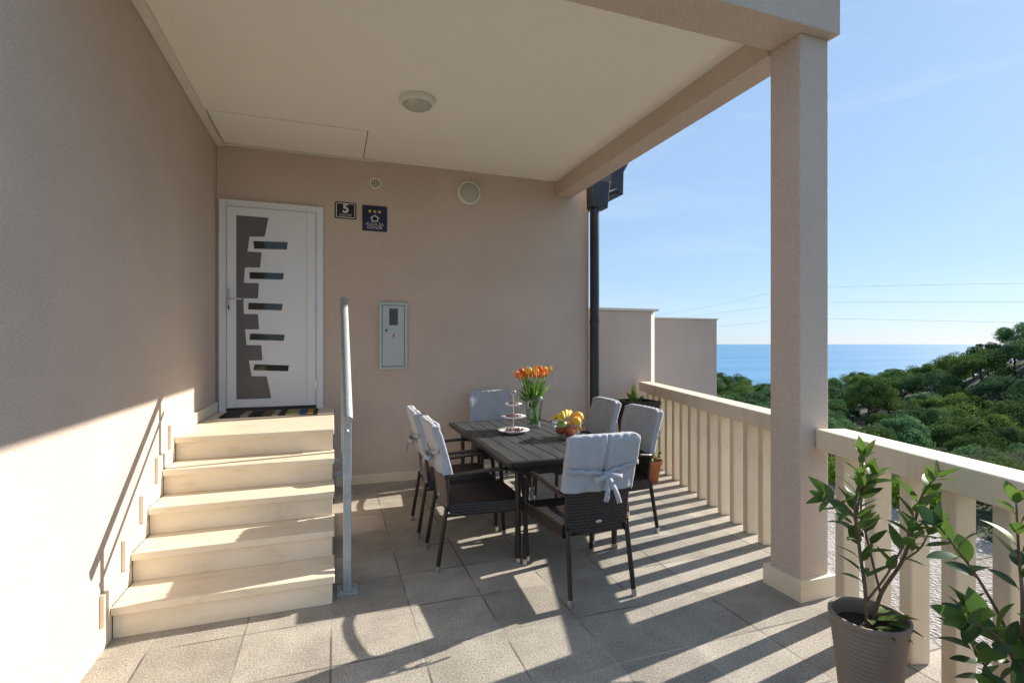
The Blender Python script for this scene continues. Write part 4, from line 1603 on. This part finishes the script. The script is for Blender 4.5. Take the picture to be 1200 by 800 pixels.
plant('potted_shrub', 'broad leaved dark green shrub at the lower corner, only its top showing', (2.10, 1.0, 0), potB, 'terracotta', .28, .150, stemsB, .098, .054, 9, mats=('leaf_dark', 'leaf_young'), shape=.62, low=10, dens=1.7)

# tall black planter in the corner and a small terracotta pot
pl_ = thing('tall_planter', 'tall black square planter with strappy green leaves in the terrace corner', 'planter', (3.56, 5.42, 0))
pm = MB()
a0, a1 = .13, .19
pm.add([(-a0, -a0, 0), (a0, -a0, 0), (a0, a0, 0), (-a0, a0, 0), (-a1, -a1, .80), (a1, -a1, .80), (a1, a1, .80), (-a1, a1, .80)], [(0, 3, 2, 1), (0, 1, 5, 4), (1, 2, 6, 5), (2, 3, 7, 6), (3, 0, 4, 7)])
pm.box(-a1 - .012, a1 + .012, -a1 - .012, -a1 + .01, .80, .845).box(-a1 - .012, a1 + .012, a1 - .01, a1 + .012, .80, .845)
pm.box(-a1 - .012, -a1 + .01, -a1 + .0101, a1 - .0101, .80, .845).box(a1 - .01, a1 + .012, -a1 + .0101, a1 - .0101, .80, .845)
pm.build('pot', 'pot_black', pl_)
MB().box(-a1 + .012, a1 - .012, -a1 + .012, a1 - .012, .70, .79).build('soil', 'soil', pl_)
lfm = MB()
for k, (dx, dy, dz, L, W, mi) in enumerate([(-.06, -.05, 1, .25, .062, 1), (.10, .05, 1, .20, .055, 1), (-.75, -.2, .75, .22, .05, 0), (.75, -.3, .7, .16, .05, 0), (.2, -.6, .7, .16, .05, 0), (-.3, .5, .9, .16, .05, 0), (.05, .0, 1, .23, .06, 1)]):
    lfm.leaf((-.06 + .02 * (k % 3), -.02 + .02 * (k % 2), .78), (dx, dy, dz), (-.4, -1, .1), L * 1.1, W * 1.2, .12, .2, mi, .42, 8)
lfm.build('foliage', ['leaf', 'leaf_young'], pl_, smooth=True)
potT = [(.075, 0), (.085, .004), (.118, .20), (.132, .202), (.135, .245), (.122, .246), (.108, .20), (.07, .03), (.0005, .03)]
plant('flower_pot', 'small green plant in an orange terracotta pot behind the railing side chairs', (3.36, 4.86, 0), potT, 'terracotta', .19, .105,
      [([Vector((0, 0, .19)), Vector((.02, -.01, .27)), Vector((.03, -.02, .36))], .004, .2, .02), ([Vector((0, 0, .19)), Vector((-.04, .0, .26)), Vector((-.06, 0, .32))], .004, .2, .02),
       ([Vector((.02, 0, .19)), Vector((.07, -.01, .25)), Vector((.10, -.02, .30))], .004, .2, .02)], .06, .03, 21, mats=('leaf_young', 'leaf_young'), low=6)


# ------------------------------------------------------------------ trees and shrubs
def clump_crown(rng, R_, H_, nclump, nleaf, lsize, flat=.72, hollow=.72):
    """crown made of many small leaf faces gathered in clumps over a dome"""
    mb = MB()
    for c_ in range(nclump):
        a = rng.uniform(0, 6.283)
        v = rng.random()
        el = math.asin(lerp(-.25, 1, v))
        rad = rng.uniform(hollow, 1.0)
        cx, cy, cz = R_ * rad * math.cos(el) * math.cos(a), R_ * rad * math.cos(el) * math.sin(a), H_ * .5 + H_ * .5 * rad * math.sin(el)
        cr = R_ * rng.uniform(.22, .44)
        cc = Vector((cx, cy, cz))
        for k in range(nleaf):
            d = Vector((rng.gauss(0, 1), rng.gauss(0, 1), rng.gauss(0, 1) + .35)).normalized()
            p = cc + Vector((d.x, d.y, d.z * flat)) * cr * rng.uniform(.72, 1.08)
            nn = (d + Vector((rng.gauss(0, .3), rng.gauss(0, .3), rng.gauss(0, .3)))).normalized()
            t1 = nn.orthogonal().normalized()
            ang = rng.uniform(0, 6.283)
            t1 = (Matrix.Rotation(ang, 3, nn) @ t1)
            t2 = nn.cross(t1)
            s1, s2 = lsize * rng.uniform(.6, 1.3), lsize * rng.uniform(.35, .7)
            mb.add([p - t1 * s1, p - t2 * s2, p + t1 * s1, p + t2 * s2], [(0, 1, 2, 3)])
    return mb


def make_tree_meshes(seed, R_, H_, trunk, nclump, nleaf, lsize, mat):
    rng = random.Random(seed)
    cr = clump_crown(rng, R_, H_, nclump, nleaf, lsize)
    cr.v = [(x, y, z + trunk * .55) for x, y, z in cr.v]
    tk = MB()
    tk.tube([(0, 0, -.6), (.1, .05, trunk * .4), (rng.uniform(-.3, .3), rng.uniform(-.3, .3), trunk), (rng.uniform(-.3, .3), 0, trunk + H_ * .3)], [.24, .2, .15, .06], 7)
    for k in range(5):
        a = k * 1.26 + rng.random()
        tk.tube([(0, 0, trunk * rng.uniform(.6, 1)), (R_ * .35 * math.cos(a), R_ * .35 * math.sin(a), trunk + H_ * .15), (R_ * .65 * math.cos(a), R_ * .65 * math.sin(a), trunk + H_ * .35)], [.1, .07, .03], 5)
    return cr.mesh('crown', mat), tk.mesh('trunk', 'pine_bark', True)


TREES = [make_tree_meshes(50 + k, R_, H_, tr, nc, 230, .15, 'pine') for k, (R_, H_, tr, nc) in enumerate([(3.3, 4.6, 2.2, 30), (2.8, 4.6, 2.6, 24), (4.1, 4.2, 2.8, 36), (2.3, 3.4, 1.8, 20), (3.4, 5.8, 2.4, 32)])]
TREES_L = [make_tree_meshes(80, 2.4, 4.0, 1.6, 42, 120, .15, 'pine_light')]


def put_tree(me, x, y, s, rz, label, group, name='pine_tree', sink=.2):
    t = thing(name, label, 'tree', (x, y, terr_z(x, y) - sink), rz, group)
    t.scale = (s, s, s * (.92 + .16 * ((x * 7.3) % 1)))
    for m_, nm in zip(me, ('crown', 'trunk')):
        o = bpy.data.objects.new(nm, m_)
        COL.objects.link(o)
        o.parent = t
    return t


trng = random.Random(77)
placed = []
cand = 0
while len(placed) < 296 and cand < 30000:
    cand += 1
    a = R(trng.uniform(20, 53))
    rho = math.sqrt(trng.uniform(34 ** 2, 230 ** 2)) if trng.random() < .55 else trng.uniform(36, 200)
    r_, d_ = rho * math.sin(a), rho * math.cos(a)
    p = cam_xyz(r_, d_, 0)
    s_ = trng.choice([.62, .75, .85, .95, 1.05, 1.2, 1.32]) * interp(rho, [35, 60, 120, 220], [.62, .82, .98, 1.02])
    # a bare patch on the slope
    u = r_ / d_
    if .73 < u < .80 and 88 < rho * .8 < 112 and trng.random() < .8:
        continue
    if any((p.x - q.x) ** 2 + (p.y - q.y) ** 2 < (2.35 * (s_ + s2)) ** 2 for q, s2 in placed):
        continue
    placed.append((p, s_))
    k = trng.randrange(len(TREES))
    put_tree(TREES[k], p.x, p.y, s_, trng.uniform(0, 6.28), 'dark green rounded pine crown in the wooded slope below the terrace', 'pines on the wooded slope')

p = cam_xyz(25.2, 37, 0)
put_tree(TREES_L[0], p.x, p.y, 1.05, .4, 'light green rounded tree in front of the dark pines, just right of the column', None, 'broadleaf_tree')

# shrubs just beyond the gravel path
def shrub_mesh(seed, R_, H_, nc, nl, ls, mat):
    rng = random.Random(seed)
    cr = clump_crown(rng, R_, H_, nc, nl, ls, .9, .3)
    return cr.mesh('foliage', mat)


def put_shrub(me, x, y, s, rz, label, group):
    t = thing('shrub', label, 'shrub', (x, y, terr_z(x, y) - .08), rz, group)
    t.scale = (s, s, s)
    o = bpy.data.objects.new('foliage', me)
    COL.objects.link(o)
    o.parent = t
    st2 = bpy.data.objects.new('stems', SHRUB_STEM)
    COL.objects.link(st2)
    st2.parent = t


sst = MB()
for k in range(6):
    a = k * 1.05
    sst.tube([(0, 0, -.1), (.15 * math.cos(a), .15 * math.sin(a), .25), (.32 * math.cos(a), .32 * math.sin(a), .6)], [.016, .012, .005], 5)
SHRUB_STEM = sst.mesh('stems', 'bark', True)
SH_G = shrub_mesh(3, .62, 1.0, 26, 120, .035, 'shrub_leaf')
SH_GR = shrub_mesh(4, .6, .95, 28, 130, .026, 'shrub_grey')
SH_B = shrub_mesh(6, .42, .5, 18, 110, .035, 'shrub_bright')
srng = random.Random(31)
y = -1.5
while y < 9:
    x = RC + RS * y + 3.25 + srng.uniform(-.15, .3)
    put_shrub(SH_G if srng.random() < .7 else SH_GR, x + .5, y, srng.uniform(.55, .75), srng.uniform(0, 6), 'dense leafy shrub in the hedge row beyond the gravel path', 'shrubs beyond the gravel path')
    put_shrub(SH_B, x - .35 + srng.uniform(-.1, .1), y + srng.uniform(-.2, .2), srng.uniform(.7, 1.1), srng.uniform(0, 6), 'low bright green shrub at the edge of the gravel path', 'low shrubs at the path edge')
    y += srng.uniform(.62, .9)
y = -1
while y < 14:
    for row in range(3):
        x = RC + RS * y + 5.2 + row * 2.4 + srng.uniform(-.5, .6)
        put_shrub(SH_GR if srng.random() < .6 else SH_G, x, y + srng.uniform(-.4, .4), srng.uniform(.6, .85) + row * .1, srng.uniform(0, 6), 'pale grey green shrub on the bank below the railing', 'shrubs on the bank')
    y += srng.uniform(1.3, 1.9)

for u, d_, s_ in [(.90, 9.6, 1.05), (.98, 8.8, 1.15), (1.06, 8.0, 1.1), (1.15, 7.6, 1.1), (.86, 11.5, 1.2), (1.02, 10.6, 1.3), (1.12, 9.8, 1.25), (.94, 12.6, 1.3), (1.22, 8.8, 1.2)]:
    p = cam_xyz(u * d_, d_, 0)
    put_shrub(SH_GR, p.x, p.y, s_, u * 40, 'pale grey green shrub on the bank below the railing', 'shrubs on the bank')

# ------------------------------------------------------------------ power cables over the valley
def cable(pts, label):
    P = []
    for x, y, d_ in pts:
        P.append(cam_xyz((x - 600) / F_PX * d_, d_, -(y - 403) / F_PX * d_))
    mb = MB().tube(bez(P, 8), .010, 5)
    o = mb.build('power_cable', 'cable')
    return tag(o, label, 'cable', 'power cables across the sky')


cable([(640, 392, 120), (820, 361, 84), (904, 343.5, 68), (972, 337, 60), (1080, 334, 52), (1200, 332, 46), (1400, 329, 38)], 'thin dark power cable across the sky, topmost of the three')
cable([(640, 393, 120), (820, 369.5, 84), (904, 359.5, 68), (972, 354.5, 60), (1080, 353.6, 52), (1200, 353.5, 46), (1400, 352, 38)], 'thin dark power cable across the sky, between the other two')
cable([(640, 394, 120), (845, 382, 82), (904, 375.5, 68), (972, 373.5, 60), (1080, 375.5, 52), (1200, 378, 46), (1400, 382, 38)], 'thin dark power cable across the sky, lowest of the three')
